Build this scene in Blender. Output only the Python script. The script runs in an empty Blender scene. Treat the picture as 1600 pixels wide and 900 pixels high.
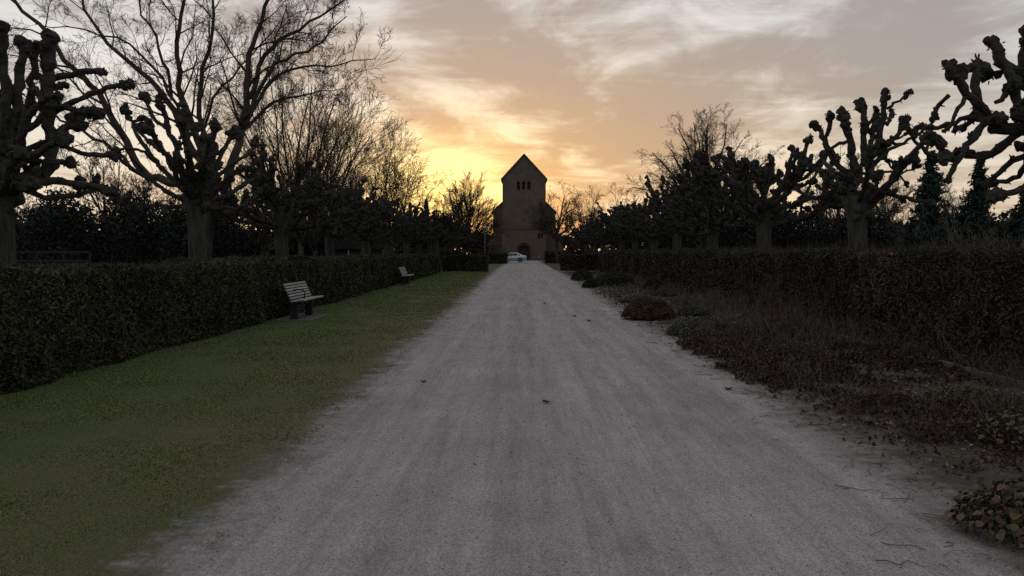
import bpy, math, random
import numpy as np
R = math.radians
S = bpy.context.scene
COL = S.collection
rng = np.random.RandomState(7)
random.seed(7)

# ------------------------------------------------------------------ camera
F = 1220.0; VX, VY, EYE = 816.0, 393.0, 1.6          # focal length in pixels of a 1600 px wide frame
cam = bpy.data.cameras.new('camera'); cam.sensor_width = 36; cam.lens = 36 * F / 1600
cam.clip_start = 0.05; cam.clip_end = 3000
camo = bpy.data.objects.new('camera', cam); COL.objects.link(camo)
camo.location = (0, 0, EYE); camo.rotation_euler = (R(90 - 2.67), 0, R(0.75))
S.camera = camo

# ------------------------------------------------------------------ world
SUN_AZ, SUN_EL = R(-5.5), R(1.6)                      # azimuth measured from +Y towards +X
W = bpy.data.worlds.new('World'); S.world = W; W.use_nodes = True
W.cycles.sampling_method = 'MANUAL'; W.cycles.sample_map_resolution = 256
nt = W.node_tree; nt.nodes.clear(); NL = nt.links
def N(t, **k):
    n = nt.nodes.new(t)
    for a, b in k.items(): setattr(n, a, b)
    return n
def M(op, a, b=None, c=None, clamp=False):
    n = N('ShaderNodeMath', operation=op, use_clamp=clamp)
    for i, v in enumerate((a, b, c)):
        if v is None: continue
        if isinstance(v, (int, float)): n.inputs[i].default_value = v
        else: NL.new(v, n.inputs[i])
    return n.outputs[0]
def MIX(f, a, b, mode='MIX'):
    n = N('ShaderNodeMix', data_type='RGBA', blend_type=mode)
    for i, v in ((0, f), (6, a), (7, b)):
        if isinstance(v, (int, float)): n.inputs[i].default_value = v
        elif isinstance(v, tuple): n.inputs[i].default_value = (*v, 1)
        else: NL.new(v, n.inputs[i])
    return n.outputs[2]
tc = N('ShaderNodeTexCoord'); sp = N('ShaderNodeSeparateXYZ'); NL.new(tc.outputs['Generated'], sp.inputs[0])
dx, dy, dz = sp.outputs
az = M('ARCTAN2', dx, dy); el = M('ARCSINE', dz)
def G(a0, e0, sa, se, tilt=0.0):
    a = M('SUBTRACT', az, a0); e = M('SUBTRACT', el, e0)
    if tilt: e = M('ADD', e, M('MULTIPLY', a, tilt))
    a = M('DIVIDE', a, sa); e = M('DIVIDE', e, se)
    return M('EXPONENT', M('MULTIPLY', M('ADD', M('MULTIPLY', a, a), M('MULTIPLY', e, e)), -1.0))
zz = M('ADD', M('MAXIMUM', dz, 0.0), 0.10)
cx = N('ShaderNodeCombineXYZ')
NL.new(M('DIVIDE', dx, zz), cx.inputs[0]); NL.new(M('DIVIDE', dy, zz), cx.inputs[1]); cx.inputs[2].default_value = 3.7
def cloud(scale, detail, rough, dist, sx, sy, rot, off):
    mp = N('ShaderNodeMapping'); NL.new(cx.outputs[0], mp.inputs[0])
    mp.inputs['Scale'].default_value = (sx, sy, 1); mp.inputs['Rotation'].default_value = (0, 0, rot); mp.inputs['Location'].default_value = off
    n = N('ShaderNodeTexNoise'); NL.new(mp.outputs[0], n.inputs['Vector'])
    n.inputs['Scale'].default_value = scale; n.inputs['Detail'].default_value = detail
    n.inputs['Roughness'].default_value = rough; n.inputs['Distortion'].default_value = dist
    return n.outputs[0]
c1 = cloud(0.9, 7, 0.60, 0.55, 1.0, 0.62, R(28), (3.1, 1.7, 0))
c2 = cloud(2.6, 7, 0.62, 0.9, 0.8, 0.55, R(18), (7.3, 4.1, 2))
c3 = cloud(1.6, 6, 0.65, 0.5, 0.45, 1.7, R(14), (1.3, 6.1, 5))
msk = M('ADD', M('MULTIPLY', M('SUBTRACT', c1, 0.5), 2.8), M('MULTIPLY', M('SUBTRACT', c2, 0.5), 2.5))
msk = M('ADD', M('MULTIPLY', msk, M('SUBTRACT', 1.0, M('MULTIPLY', G(0.62, .2, .42, .5), .3))), M('MULTIPLY', M('SUBTRACT', c3, 0.5), 1.25))
def PXY(px, py): return (math.atan((px - 816) / 1220), math.atan((393 - py) / 1220))
def bump(px, py, w, h, k, tilt=0.0):
    a0, e0 = PXY(px, py); return M('MULTIPLY', G(a0, e0, w / 1220, h / 1220, tilt), k * .72)
bias = None
for bb in ((700, 20, 120, 45, .55, .35), (620, 140, 110, 30, .55, .45), (740, 215, 120, 30, .55, .45), (900, 165, 190, 60, .75, .10), (1000, 235, 200, 45, .45, 0), (1180, 120, 300, 80, .65, 0), (1480, 60, 260, 90, .55, 0), (830, 265, 90, 18, .40, .2),
           (720, 165, 110, 30, -.75, .35), (960, 30, 120, 28, -.45, -.2), (590, 30, 70, 50, -.35, 0), (700, 285, 120, 55, -.60, 0), (620, 215, 60, 25, -.5, .4), (905, 110, 160, 12, -.30, -.10), (1170, 60, 160, 14, -.3, -.2), (1300, 250, 260, 40, -.45, 0), (930, 275, 50, 10, -.3, 0), (250, 130, 240, 200, -.7, 0)):
    v = bump(*bb); bias = v if bias is None else M('ADD', bias, v)
msk = M('ADD', M('ADD', msk, bias), 0.50, clamp=True)
sm = N('ShaderNodeMapRange', interpolation_type='SMOOTHSTEP'); NL.new(msk, sm.inputs[0]); msk = sm.outputs[0]
g_in = G(*PXY(695, 312), 0.110, 0.074); g_mid = G(*PXY(790, 290), 0.34, 0.135); g_low = G(0.0, 0.02, 1.0, 0.13)
g_wide = G(-0.1, 0.1, 1.1, 0.55)
light = MIX(g_wide, (0.42, 0.44, 0.48), (0.70, 0.69, 0.66))
light = MIX(M('MULTIPLY', g_low, 0.8), light, (0.68, 0.53, 0.34))
light = MIX(g_mid, light, (0.82, 0.65, 0.42)); light = MIX(g_in, light, (1.28, 0.98, 0.36))
dark = MIX(g_wide, (0.25, 0.27, 0.31), (0.335, 0.288, 0.252))
dark = MIX(M('MULTIPLY', g_low, 0.7), dark, (0.42, 0.29, 0.185))
dark = MIX(g_mid, dark, (0.440, 0.290, 0.170)); dark = MIX(M('MULTIPLY', g_in, .85), dark, (0.90, 0.58, 0.20))
sky = N('ShaderNodeTexSky', sky_type='NISHITA', sun_disc=False, sun_elevation=SUN_EL, sun_rotation=SUN_AZ)
sky.air_density = 1.0; sky.dust_density = 1.0
veil = MIX(msk, light, dark)
col = MIX(0.02, veil, sky.outputs[0], 'ADD')
bg = N('ShaderNodeBackground'); bg.inputs['Strength'].default_value = 1.06; NL.new(col, bg.inputs[0])
wo = N('ShaderNodeOutputWorld'); NL.new(bg.outputs[0], wo.inputs[0])

# ------------------------------------------------------------------ sun, just above the horizon behind the trees
sl = bpy.data.lights.new('sun', 'SUN'); sl.energy = 0.25; sl.angle = R(3); sl.color = (1.0, 0.56, 0.24)
so = bpy.data.objects.new('sun', sl); COL.objects.link(so); so.location = (-10, 90, 40)
so.rotation_euler = (R(90) - SUN_EL, 0, R(180) - SUN_AZ)
so.rotation_euler = (R(-90) + SUN_EL, 0, -SUN_AZ)
S.view_settings.view_transform = 'Standard'; S.view_settings.look = 'None'
S.view_settings.exposure = 0.12; S.view_settings.gamma = 1.0; S.view_settings.use_curve_mapping = False
S.cycles.max_bounces = 4; S.cycles.diffuse_bounces = 2; S.cycles.transparent_max_bounces = 4
try:
    S.cycles.use_denoising = False
except Exception: pass

# ------------------------------------------------------------------ materials
MATS = {}
def mat(name, stops, scale=6.0, detail=5.0, rough=0.9, bump=0.0, bscale=30.0, stretch=(1, 1, 1), island=0.0, objrand=0.0, spec=0.25, metallic=0.0, xgrad=0.0):
    m = bpy.data.materials.new(name); m.use_nodes = True; t = m.node_tree; b = t.nodes['Principled BSDF']
    b.inputs['Roughness'].default_value = rough; b.inputs['Metallic'].default_value = metallic
    b.inputs['Specular IOR Level'].default_value = spec
    co = t.nodes.new('ShaderNodeTexCoord'); mp = t.nodes.new('ShaderNodeMapping'); mp.inputs['Scale'].default_value = stretch
    t.links.new(co.outputs['Object'], mp.inputs[0])
    n = t.nodes.new('ShaderNodeTexNoise'); n.inputs['Scale'].default_value = scale; n.inputs['Detail'].default_value = detail
    t.links.new(mp.outputs[0], n.inputs['Vector']); fac = n.outputs[0]
    def add(a, bsock, k):
        x = t.nodes.new('ShaderNodeMath'); x.operation = 'SUBTRACT'; t.links.new(bsock, x.inputs[0]); x.inputs[1].default_value = 0.5
        y = t.nodes.new('ShaderNodeMath'); y.operation = 'MULTIPLY_ADD'; t.links.new(x.outputs[0], y.inputs[0]); y.inputs[1].default_value = k
        t.links.new(a, y.inputs[2]); return y.outputs[0]
    if island:
        g = t.nodes.new('ShaderNodeNewGeometry'); fac = add(fac, g.outputs['Random Per Island'], island)
    if xgrad:                                         # worn near the path, fuller away from it
        sx = t.nodes.new('ShaderNodeSeparateXYZ'); t.links.new(co.outputs['Object'], sx.inputs[0]); y = t.nodes.new('ShaderNodeMath'); y.operation = 'MULTIPLY_ADD'; t.links.new(sx.outputs[0], y.inputs[0]); y.inputs[1].default_value = -xgrad
        z = t.nodes.new('ShaderNodeMath'); z.operation = 'SUBTRACT'; t.links.new(fac, z.inputs[0]); z.inputs[1].default_value = 3.6 * xgrad; t.links.new(z.outputs[0], y.inputs[2]); fac = y.outputs[0]
    if objrand:
        o = t.nodes.new('ShaderNodeObjectInfo'); fac = add(fac, o.outputs['Random'], objrand)
    r = t.nodes.new('ShaderNodeValToRGB'); e = r.color_ramp.elements
    while len(e) < len(stops): e.new(0.5)
    for i, (p, c) in enumerate(stops): e[i].position = p; e[i].color = (*c, 1)
    t.links.new(fac, r.inputs[0]); t.links.new(r.outputs[0], b.inputs['Base Color'])
    if bump:
        n2 = t.nodes.new('ShaderNodeTexNoise'); n2.inputs['Scale'].default_value = bscale; n2.inputs['Detail'].default_value = 6
        t.links.new(mp.outputs[0], n2.inputs['Vector'])
        bp = t.nodes.new('ShaderNodeBump'); bp.inputs['Strength'].default_value = bump; bp.inputs['Distance'].default_value = 0.03
        t.links.new(n2.outputs[0], bp.inputs['Height']); t.links.new(bp.outputs[0], b.inputs['Normal'])
    MATS[name] = m
    return m
bark = mat('pollard_bark', [(0.3, (0.022, 0.021, 0.016)), (0.7, (0.070, 0.066, 0.052))], 7, 6, 0.95, 1.0, 16, (1.8, 1.8, 0.28))
knobm = mat('knob_bark', [(0.3, (0.022, 0.020, 0.016)), (0.7, (0.056, 0.050, 0.038))], 9, 6, 0.95, 0.9, 25)
twigm = mat('twig_bark', [(0.3, (0.042, 0.034, 0.026)), (0.7, (0.085, 0.068, 0.050))], 3, 4, 0.95, 0.3, 12)
hedgem = mat('hedge_leaf', [(0.15, (0.020, 0.022, 0.012)), (0.45, (0.044, 0.047, 0.024)), (0.68, (0.068, 0.062, 0.036)), (0.98, (0.12, 0.10, 0.068))], .7, 6, 0.9, island=0.6)
hedgem2 = mat('hedge_leaf_brown', [(0.15, (0.022, 0.020, 0.013)), (0.45, (0.052, 0.044, 0.028)), (0.68, (0.080, 0.062, 0.042)), (0.98, (0.13, 0.10, 0.072))], .7, 6, 0.9, island=0.6)
hedgetw = mat('hedge_twig', [(0.2, (0.034, 0.027, 0.020)), (0.8, (0.095, 0.074, 0.054))], 4, 3, 0.95, island=0.6)
corem = mat('hedge_core', [(0.3, (0.018, 0.016, 0.010)), (0.7, (0.035, 0.032, 0.02))], 8, 5, 1.0)
drytwig = mat('dry_twig', [(0.2, (0.06, 0.046, 0.034)), (0.8, (0.17, 0.135, 0.10))], 4, 3, 0.95, island=0.6)
everm = mat('evergreen_leaf', [(0.2, (0.012, 0.016, 0.011)), (0.6, (0.022, 0.028, 0.018)), (0.9, (0.034, 0.040, 0.026))], 1.5, 3, 0.8, island=0.7)
conm = mat('conifer_needle', [(0.2, (0.010, 0.020, 0.016)), (0.6, (0.024, 0.042, 0.030)), (0.9, (0.045, 0.07, 0.045))], 1.5, 3, 0.8, island=0.7)
woodm = mat('woodland_twig', [(0.2, (0.02, 0.018, 0.014)), (0.7, (0.06, 0.05, 0.036))], 0.5, 3, 0.95, island=0.6)
bladem = mat('grass_blade', [(0.12, (0.215, 0.175, 0.092)), (0.36, (0.175, 0.162, 0.062)), (0.58, (0.122, 0.150, 0.040)), (0.9, (0.130, 0.178, 0.048))], 0.75, 5, 0.8, island=0.35, xgrad=.085)
litterm = mat('leaf_litter', [(0.1, (0.03, 0.017, 0.012)), (0.5, (0.075, 0.044, 0.030)), (0.8, (0.13, 0.088, 0.058)), (0.97, (0.33, 0.27, 0.21))], 1.3, 3, 0.85, island=1.0)
coverm = mat('withered_cover', [(0.1, (0.024, 0.014, 0.012)), (0.45, (0.055, 0.030, 0.024)), (0.7, (0.075, 0.050, 0.034)), (0.95, (0.14, 0.12, 0.085))], 0.9, 3, 0.8, island=0.75)
heathm = mat('heather', [(0.1, (0.04, 0.024, 0.016)), (0.6, (0.085, 0.052, 0.034)), (0.95, (0.14, 0.09, 0.055))], 4, 3, 0.9, island=0.7)
tuftm = mat('grey_tuft', [(0.1, (0.05, 0.055, 0.040)), (0.6, (0.10, 0.105, 0.075)), (0.95, (0.18, 0.17, 0.125))], 3, 3, 0.9, island=0.7)
darkbush = mat('small_bush', [(0.1, (0.020, 0.022, 0.015)), (0.6, (0.045, 0.047, 0.03)), (0.95, (0.085, 0.08, 0.05))], 3, 3, 0.9, island=0.7)
bergm = mat('clump_leaf', [(0.2, (0.035, 0.052, 0.016)), (0.48, (0.075, 0.072, 0.022)), (0.64, (0.10, 0.062, 0.026)), (0.84, (0.14, 0.070, 0.032)), (0.97, (0.26, 0.18, 0.12))], 2.2, 3, 0.55, 0.2, 40, objrand=0.65, spec=0.4)
deadm = mat('dead_leaf', [(0.2, (0.05, 0.032, 0.022)), (0.8, (0.16, 0.11, 0.075))], 8, 3, 0.8, objrand=0.5)
slatm = mat('bench_wood', [(0.25, (0.24, 0.23, 0.215)), (0.75, (0.40, 0.385, 0.36))], 9, 5, 0.8, 0.3, 40, (8, 0.6, 8), objrand=0.3)
postm = mat('bench_leg_metal', [(0.3, (0.016, 0.016, 0.016)), (0.7, (0.03, 0.03, 0.03))], 8, 4, 0.6, 0.15)
slabm = mat('concrete', [(0.3, (0.07, 0.07, 0.058)), (0.7, (0.15, 0.145, 0.125))], 6, 6, 0.95, 0.4, 40)
brickm = mat('brick', [(0.3, (0.100, 0.073, 0.056)), (0.7, (0.145, 0.106, 0.081))], 1.2, 6, 0.95, 0.3, 9)
brickred = mat('red_brick', [(0.3, (0.15, 0.072, 0.056)), (0.7, (0.21, 0.10, 0.078))], 2, 6, 0.95, 0.3, 9)
rooft = mat('roof_tile', [(0.3, (0.06, 0.045, 0.04)), (0.7, (0.11, 0.085, 0.075))], 3, 5, 0.9, 0.4, 12)
roofg = mat('grey_roofing', [(0.3, (0.022, 0.022, 0.021)), (0.7, (0.036, 0.036, 0.034))], 2, 5, 1.0, 0.2, 12, spec=0.0)
doorm = mat('dark_oak', [(0.3, (0.025, 0.017, 0.013)), (0.7, (0.05, 0.034, 0.025))], 6, 4, 0.7)
holem = mat('louvre_wood', [(0.3, (0.045, 0.036, 0.030)), (0.7, (0.07, 0.055, 0.045))], 6, 4, 0.8)
carp = mat('silver_paint', [(0.3, (0.50, 0.52, 0.56)), (0.7, (0.56, 0.58, 0.62))], 2, 2, 0.28, spec=0.5, metallic=0.55)
glassm = mat('tinted_glass', [(0.3, (0.012, 0.014, 0.017)), (0.7, (0.018, 0.02, 0.024))], 2, 2, 0.06, spec=0.6)
tyrem = mat('tyre_rubber', [(0.3, (0.014, 0.014, 0.014)), (0.7, (0.025, 0.025, 0.025))], 12, 3, 0.9)
rimm = mat('alloy', [(0.3, (0.16, 0.16, 0.17)), (0.7, (0.22, 0.22, 0.23))], 5, 2, 0.35, metallic=0.8)
redm = mat('red_lens', [(0.3, (0.16, 0.012, 0.012)), (0.7, (0.2, 0.016, 0.016))], 5, 2, 0.2)
whitem = mat('white_enamel', [(0.3, (0.72, 0.72, 0.70)), (0.7, (0.8, 0.8, 0.78))], 5, 2, 0.4)
greym = mat('galvanised', [(0.3, (0.07, 0.07, 0.07)), (0.7, (0.10, 0.10, 0.10))], 5, 2, 0.6)
soilm = mat('bed_soil', [(0.25, (0.055, 0.043, 0.032)), (0.55, (0.10, 0.083, 0.062)), (0.8, (0.15, 0.13, 0.10))], 1.6, 8, 1.0, 0.9, 45)
groundm = mat('ground', [(0.3, (0.040, 0.040, 0.022)), (0.7, (0.08, 0.072, 0.042))], 0.6, 8, 1.0, 0.5, 20)
fencem = mat('weathered_timber', [(0.3, (0.018, 0.017, 0.015)), (0.7, (0.032, 0.030, 0.027))], 5, 4, 0.9, 0.2)

def avenue_material():
    """gravel, trodden earth, turf and bed soil, blended raggedly where they meet"""
    m = bpy.data.materials.new('avenue_ground'); m.use_nodes = True; t = m.node_tree; b = t.nodes['Principled BSDF']; L = t.links
    b.inputs['Roughness'].default_value = 0.95; b.inputs['Specular IOR Level'].default_value = 0.2
    co = t.nodes.new('ShaderNodeTexCoord')
    def noise(scale, detail, sc=(1, 1, 1), rough=0.6, off=0.0):
        mp = t.nodes.new('ShaderNodeMapping'); mp.inputs['Scale'].default_value = sc; mp.inputs['Location'].default_value = (off, off * .7, 0); L.new(co.outputs['Object'], mp.inputs[0])
        n = t.nodes.new('ShaderNodeTexNoise'); n.inputs['Scale'].default_value = scale; n.inputs['Detail'].default_value = detail; n.inputs['Roughness'].default_value = rough
        L.new(mp.outputs[0], n.inputs['Vector']); return n.outputs[0]
    def ramp(f, stops):
        r = t.nodes.new('ShaderNodeValToRGB'); e = r.color_ramp.elements
        while len(e) < len(stops): e.new(0.5)
        for i, (p, c) in enumerate(stops): e[i].position = p; e[i].color = (*c, 1)
        L.new(f, r.inputs[0]); return r.outputs[0]
    def mix(f, a, bb, mode='MIX'):
        x = t.nodes.new('ShaderNodeMix'); x.data_type = 'RGBA'; x.blend_type = mode
        for i, v in ((0, f), (6, a), (7, bb)):
            if isinstance(v, (int, float)): x.inputs[i].default_value = v
            else: L.new(v, x.inputs[i])
        return x.outputs[2]
    def mm(op, a, bb, cl=False):
        x = t.nodes.new('ShaderNodeMath'); x.operation = op; x.use_clamp = cl
        for i, v in enumerate((a, bb)):
            if isinstance(v, (int, float)): x.inputs[i].default_value = v
            else: L.new(v, x.inputs[i])
        return x.outputs[0]
    base = ramp(noise(0.9, 8), [(0.3, (0.385, 0.346, 0.318)), (0.7, (0.480, 0.436, 0.404))])
    streak = ramp(noise(3.6, 8, (1.0, 0.045, 1), 0.78), [(0.36, (0.70, 0.70, 0.70)), (0.58, (1.0, 1.0, 1.0))])
    patch = ramp(noise(7, 6, (1, .45, 1), .7, 5.0), [(0.35, (0.88, 0.88, 0.88)), (0.62, (1.03, 1.03, 1.03))])
    fine = ramp(noise(42, 4, (1, .8, 1), .75), [(0.34, (0.74, 0.74, 0.74)), (0.54, (1, 1, 1)), (0.72, (1.14, 1.13, 1.12))])
    grit = ramp(noise(150, 2), [(0.34, (0.22, 0.21, 0.20)), (0.44, (1, 1, 1)), (0.60, (1, 1, 1)), (0.70, (1.8, 1.77, 1.72))])
    track = ramp(noise(1.5, 5, (1.0, 0.012, 1), .6, 11.), [(0.38, (0.88, 0.88, 0.88)), (0.56, (1.0, 1.0, 1.0))])
    base = mix(1.0, base, track, 'MULTIPLY')
    gravel = mix(.9, mix(1.0, mix(1.0, mix(1.0, base, streak, 'MULTIPLY'), patch, 'MULTIPLY'), fine, 'MULTIPLY'), grit, 'MULTIPLY')
    earth = mix(1.0, ramp(noise(9, 7, off=3.), [(0.3, (0.085, 0.076, 0.060)), (0.7, (0.185, 0.172, 0.148))]), fine, 'MULTIPLY')
    sx = t.nodes.new('ShaderNodeSeparateXYZ'); L.new(co.outputs['Object'], sx.inputs[0])
    turf = ramp(mm('ADD', noise(.8, 9, rough=.68), mm('MULTIPLY', mm('SUBTRACT', -3.6, sx.outputs[0]), .085)), [(0.28, (0.150, 0.125, 0.068)), (0.42, (0.120, 0.114, 0.046)), (0.56, (0.084, 0.104, 0.032)), (0.80, (0.074, 0.108, 0.028))])
    turf = mix(1.0, turf, ramp(noise(60, 5, rough=.75), [(0.3, (0.35, 0.35, 0.35)), (0.6, (1, 1, 1)), (0.75, (1.3, 1.3, 1.2))]), 'MULTIPLY')
    soil = ramp(noise(1.6, 9, rough=.7), [(0.28, (0.045, 0.035, 0.027)), (0.55, (0.085, 0.070, 0.053)), (0.8, (0.135, 0.118, 0.092))])
    soil = mix(.8, soil, fine, 'MULTIPLY')
    g = t.nodes.new('ShaderNodeSeparateXYZ'); L.new(co.outputs['Object'], g.inputs[0])
    wid = mm('MULTIPLY', mm('MINIMUM', g.outputs[1], 60.0), 0.006)
    rag = mm('ADD', mm('MULTIPLY', mm('SUBTRACT', noise(1.3, 9, (1, .8, 1), .72), .5), 1.5), mm('MULTIPLY', mm('SUBTRACT', noise(9, 6, (.7, 1, 1), .75, 9.), .5), .8))
    dl = mm('SUBTRACT', mm('SUBTRACT', -1.70, mm('MULTIPLY', wid, 1.5)), g.outputs[0])        # metres left of the path edge
    dr = mm('SUBTRACT', g.outputs[0], mm('ADD', 2.58, wid))               # metres right of it
    def step(d, off, k): return mm('ADD', mm('MULTIPLY', mm('ADD', mm('SUBTRACT', d, off), rag), k), .5, True)
    c = mix(mm('MULTIPLY', step(dl, .0, 2.2), .85), gravel, earth); c = mix(step(dl, .22, 4.0), c, turf)
    c = mix(mm('MULTIPLY', step(dr, -.05, 2.0), .9), c, earth); c = mix(step(dr, .35, 3.0), c, soil)
    L.new(c, b.inputs['Base Color'])
    h = mm('ADD', mm('MULTIPLY', noise(70, 5), 1.0), mm('MULTIPLY', noise(6, 4), 1.5))
    bp = t.nodes.new('ShaderNodeBump'); bp.inputs['Strength'].default_value = 0.6; bp.inputs['Distance'].default_value = 0.014
    L.new(h, bp.inputs['Height']); L.new(bp.outputs[0], b.inputs['Normal'])
    return m
pathm = lawnm = avenue_material()

# ------------------------------------------------------------------ mesh helpers
def link(o, parent=None):
    COL.objects.link(o)
    if parent: o.parent = parent
    return o
def tag(o, label=None, cat=None, group=None, kind=None):
    if label: o['label'] = label
    if cat: o['category'] = cat
    if group: o['group'] = group
    if kind: o['kind'] = kind
    return o
def empty(name, loc, rz=0.0):
    o = bpy.data.objects.new(name, None); o.empty_display_size = 0.2
    link(o); o.location = loc; o.rotation_euler = (0, 0, rz); return o
class MB:
    def __init__(s): s.v = []; s.q = []; s.t = []; s.n = 0; s.lines = {}; s.bl = []
    def raw(s, v, q=None, t=None):
        v = np.asarray(v, float).reshape(-1, 3)
        if q is not None and len(q): s.q.append(np.asarray(q, int).reshape(-1, 4) + s.n)
        if t is not None and len(t): s.t.append(np.asarray(t, int).reshape(-1, 3) + s.n)
        s.v.append(v); s.n += len(v)
    def box(s, c, d, rot=None):
        v = np.array([(x, y, z) for x in (-.5, .5) for y in (-.5, .5) for z in (-.5, .5)]) * np.array(d)
        if rot is not None: v = v @ np.array(rot).T
        s.raw(v + np.array(c), [(0, 1, 3, 2), (4, 6, 7, 5), (0, 4, 5, 1), (2, 3, 7, 6), (0, 2, 6, 4), (1, 5, 7, 3)])
    def tube(s, pts, rad, sides=4):
        s.lines.setdefault((len(pts), sides), []).append((pts, rad))
    def blob(s, c, r, el=(1, 1, 1)): s.bl.append((c, r, el))
    def prism(s, poly, y0, y1):          # polygon in XZ extruded along Y; triangulated as a fan (convex)
        if sum(poly[i - 1][0] * poly[i][1] - poly[i][0] * poly[i - 1][1] for i in range(len(poly))) > 0: poly = poly[::-1]
        n = len(poly)
        v = [(x, y0, z) for x, z in poly] + [(x, y1, z) for x, z in poly]
        q = [(i, (i + 1) % n, (i + 1) % n + n, i + n) for i in range(n)]
        t = [(0, i + 1, i) for i in range(1, n - 1)] + [(n, n + i, n + i + 1) for i in range(1, n - 1)]
        s.raw(v, q, t)
    def flush(s):
        for (n, k), items in s.lines.items():
            P = np.array([i[0] for i in items], float); Rr = np.array([i[1] for i in items], float)
            T = np.empty_like(P); T[:, 1:-1] = P[:, 2:] - P[:, :-2]; T[:, 0] = P[:, 1] - P[:, 0]; T[:, -1] = P[:, -1] - P[:, -2]
            T /= np.linalg.norm(T, axis=2, keepdims=True) + 1e-9
            main = P[:, -1] - P[:, 0]
            ref = np.zeros_like(main); ax = np.argmin(np.abs(main), axis=1); ref[np.arange(len(ref)), ax] = 1
            U = np.cross(T, ref[:, None, :]); U /= np.linalg.norm(U, axis=2, keepdims=True) + 1e-9
            V = np.cross(T, U)
            a = np.arange(k) / k * 2 * np.pi
            RR = Rr[:, :, None] * (np.ones(k) if k < 8 else 1 + .30 * (rng.rand(len(items), n, k) - .5))
            ring = P[:, :, None, :] + RR[..., None] * (np.cos(a)[None, None, :, None] * U[:, :, None, :] + np.sin(a)[None, None, :, None] * V[:, :, None, :])
            base = (np.arange(len(items)) * n * k)[:, None, None]
            i = np.arange(n - 1)[None, :, None] * k; j = np.arange(k)[None, None, :]; j2 = (j + 1) % k
            q = np.stack([base + i + j, base + i + j2, base + i + k + j2, base + i + k + j], -1).reshape(-1, 4)
            tr = []
            if k > 3:
                for b0 in (0, (n - 1) * k):
                    for jj in range(1, k - 1):
                        f = np.stack([base[:, 0, 0] + b0, base[:, 0, 0] + b0 + jj, base[:, 0, 0] + b0 + jj + 1], -1)
                        tr.append(f if b0 else f[:, ::-1])
            s.raw(ring, q, np.concatenate(tr) if tr else None)
        s.lines = {}
        BL = s.bl; s.bl = []
        for big_ in (True, False):
            iv, it = ICO if big_ else ICO0
            bl = [b for b in BL if (b[1] > .085 and not COARSE) == big_]
            if not bl: continue
            nb = len(bl); C = np.array([b[0] for b in bl]); rr = np.array([b[1] for b in bl]); E = np.array([b[2] for b in bl])
            jit = 1 + (rng.rand(nb, len(iv)) - .5) * 0.55
            v = C[:, None] + iv[None] * jit[..., None] * rr[:, None, None] * E[:, None]
            t = (np.arange(nb) * len(iv))[:, None, None] + it[None]
            s.raw(v, None, t)
    def mesh(s, name, m, smooth=True):
        s.flush(); me = bpy.data.meshes.new(name)
        V = np.concatenate(s.v); Q = np.concatenate(s.q) if s.q else np.zeros((0, 4), int); T = np.concatenate(s.t) if s.t else np.zeros((0, 3), int)
        me.vertices.add(len(V)); me.vertices.foreach_set('co', V.astype(np.float32).ravel())
        loops = np.concatenate([Q.ravel(), T.ravel()]).astype(np.int32); me.loops.add(len(loops)); me.loops.foreach_set('vertex_index', loops)
        st = np.concatenate([np.arange(len(Q)) * 4, len(Q) * 4 + np.arange(len(T)) * 3]).astype(np.int32)
        me.polygons.add(len(st)); me.polygons.foreach_set('loop_start', st)
        me.polygons.foreach_set('use_smooth', np.full(len(st), smooth)); me.update(calc_edges=True)
        if m: me.materials.append(m)
        return me
    def build(s, name, m, parent=None, smooth=False):
        return link(bpy.data.objects.new(name, s.mesh(name, m, smooth)), parent)
def _ico():
    p = (1 + 5 ** .5) / 2
    v = [(-1, p, 0), (1, p, 0), (-1, -p, 0), (1, -p, 0), (0, -1, p), (0, 1, p), (0, -1, -p), (0, 1, -p), (p, 0, -1), (p, 0, 1), (-p, 0, -1), (-p, 0, 1)]
    f = [(0, 11, 5), (0, 5, 1), (0, 1, 7), (0, 7, 10), (0, 10, 11), (1, 5, 9), (5, 11, 4), (11, 10, 2), (10, 7, 6), (7, 1, 8), (3, 9, 4), (3, 4, 2), (3, 2, 6), (3, 6, 8), (3, 8, 9), (4, 9, 5), (2, 4, 11), (6, 2, 10), (8, 6, 7), (9, 8, 1)]
    v = [np.array(x) / np.linalg.norm(x) for x in v]; cache = {}; nf = []
    def mid(a, b):
        k = (min(a, b), max(a, b))
        if k not in cache: m = v[a] + v[b]; v.append(m / np.linalg.norm(m)); cache[k] = len(v) - 1
        return cache[k]
    for a, b, c in f:
        ab, bc, ca = mid(a, b), mid(b, c), mid(c, a); nf += [(a, ab, ca), (b, bc, ab), (c, ca, bc), (ab, bc, ca)]
    return (np.array(v), np.array(nf)), (np.array(v[:12]), np.array(f))
ICO, ICO0 = _ico(); COARSE = False
def unit(v): return v / (np.linalg.norm(v, axis=-1, keepdims=True) + 1e-9)
def leaves(mb, P, size, aspect=1.6, up=0.0, fold=0.25, nrm=None):
    """pointed leaf faces (a quad each, slightly folded) at the points P"""
    n = len(P); size = np.broadcast_to(size, (n,))
    nn = rng.normal(size=(n, 3)); nn[:, 2] = nn[:, 2] + up
    if nrm is not None: nn = nn + nrm
    nn = unit(nn); a = unit(np.cross(nn, unit(rng.normal(size=(n, 3))))); b = np.cross(nn, a)
    h = size[:, None]
    v = np.stack([P - a * h * aspect * .5, P + b * h * .5 + nn * h * fold * .5, P + a * h * aspect * .5, P - b * h * .5 + nn * h * fold * .5], 1)
    mb.raw(v, np.arange(n * 4).reshape(-1, 4))
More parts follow.
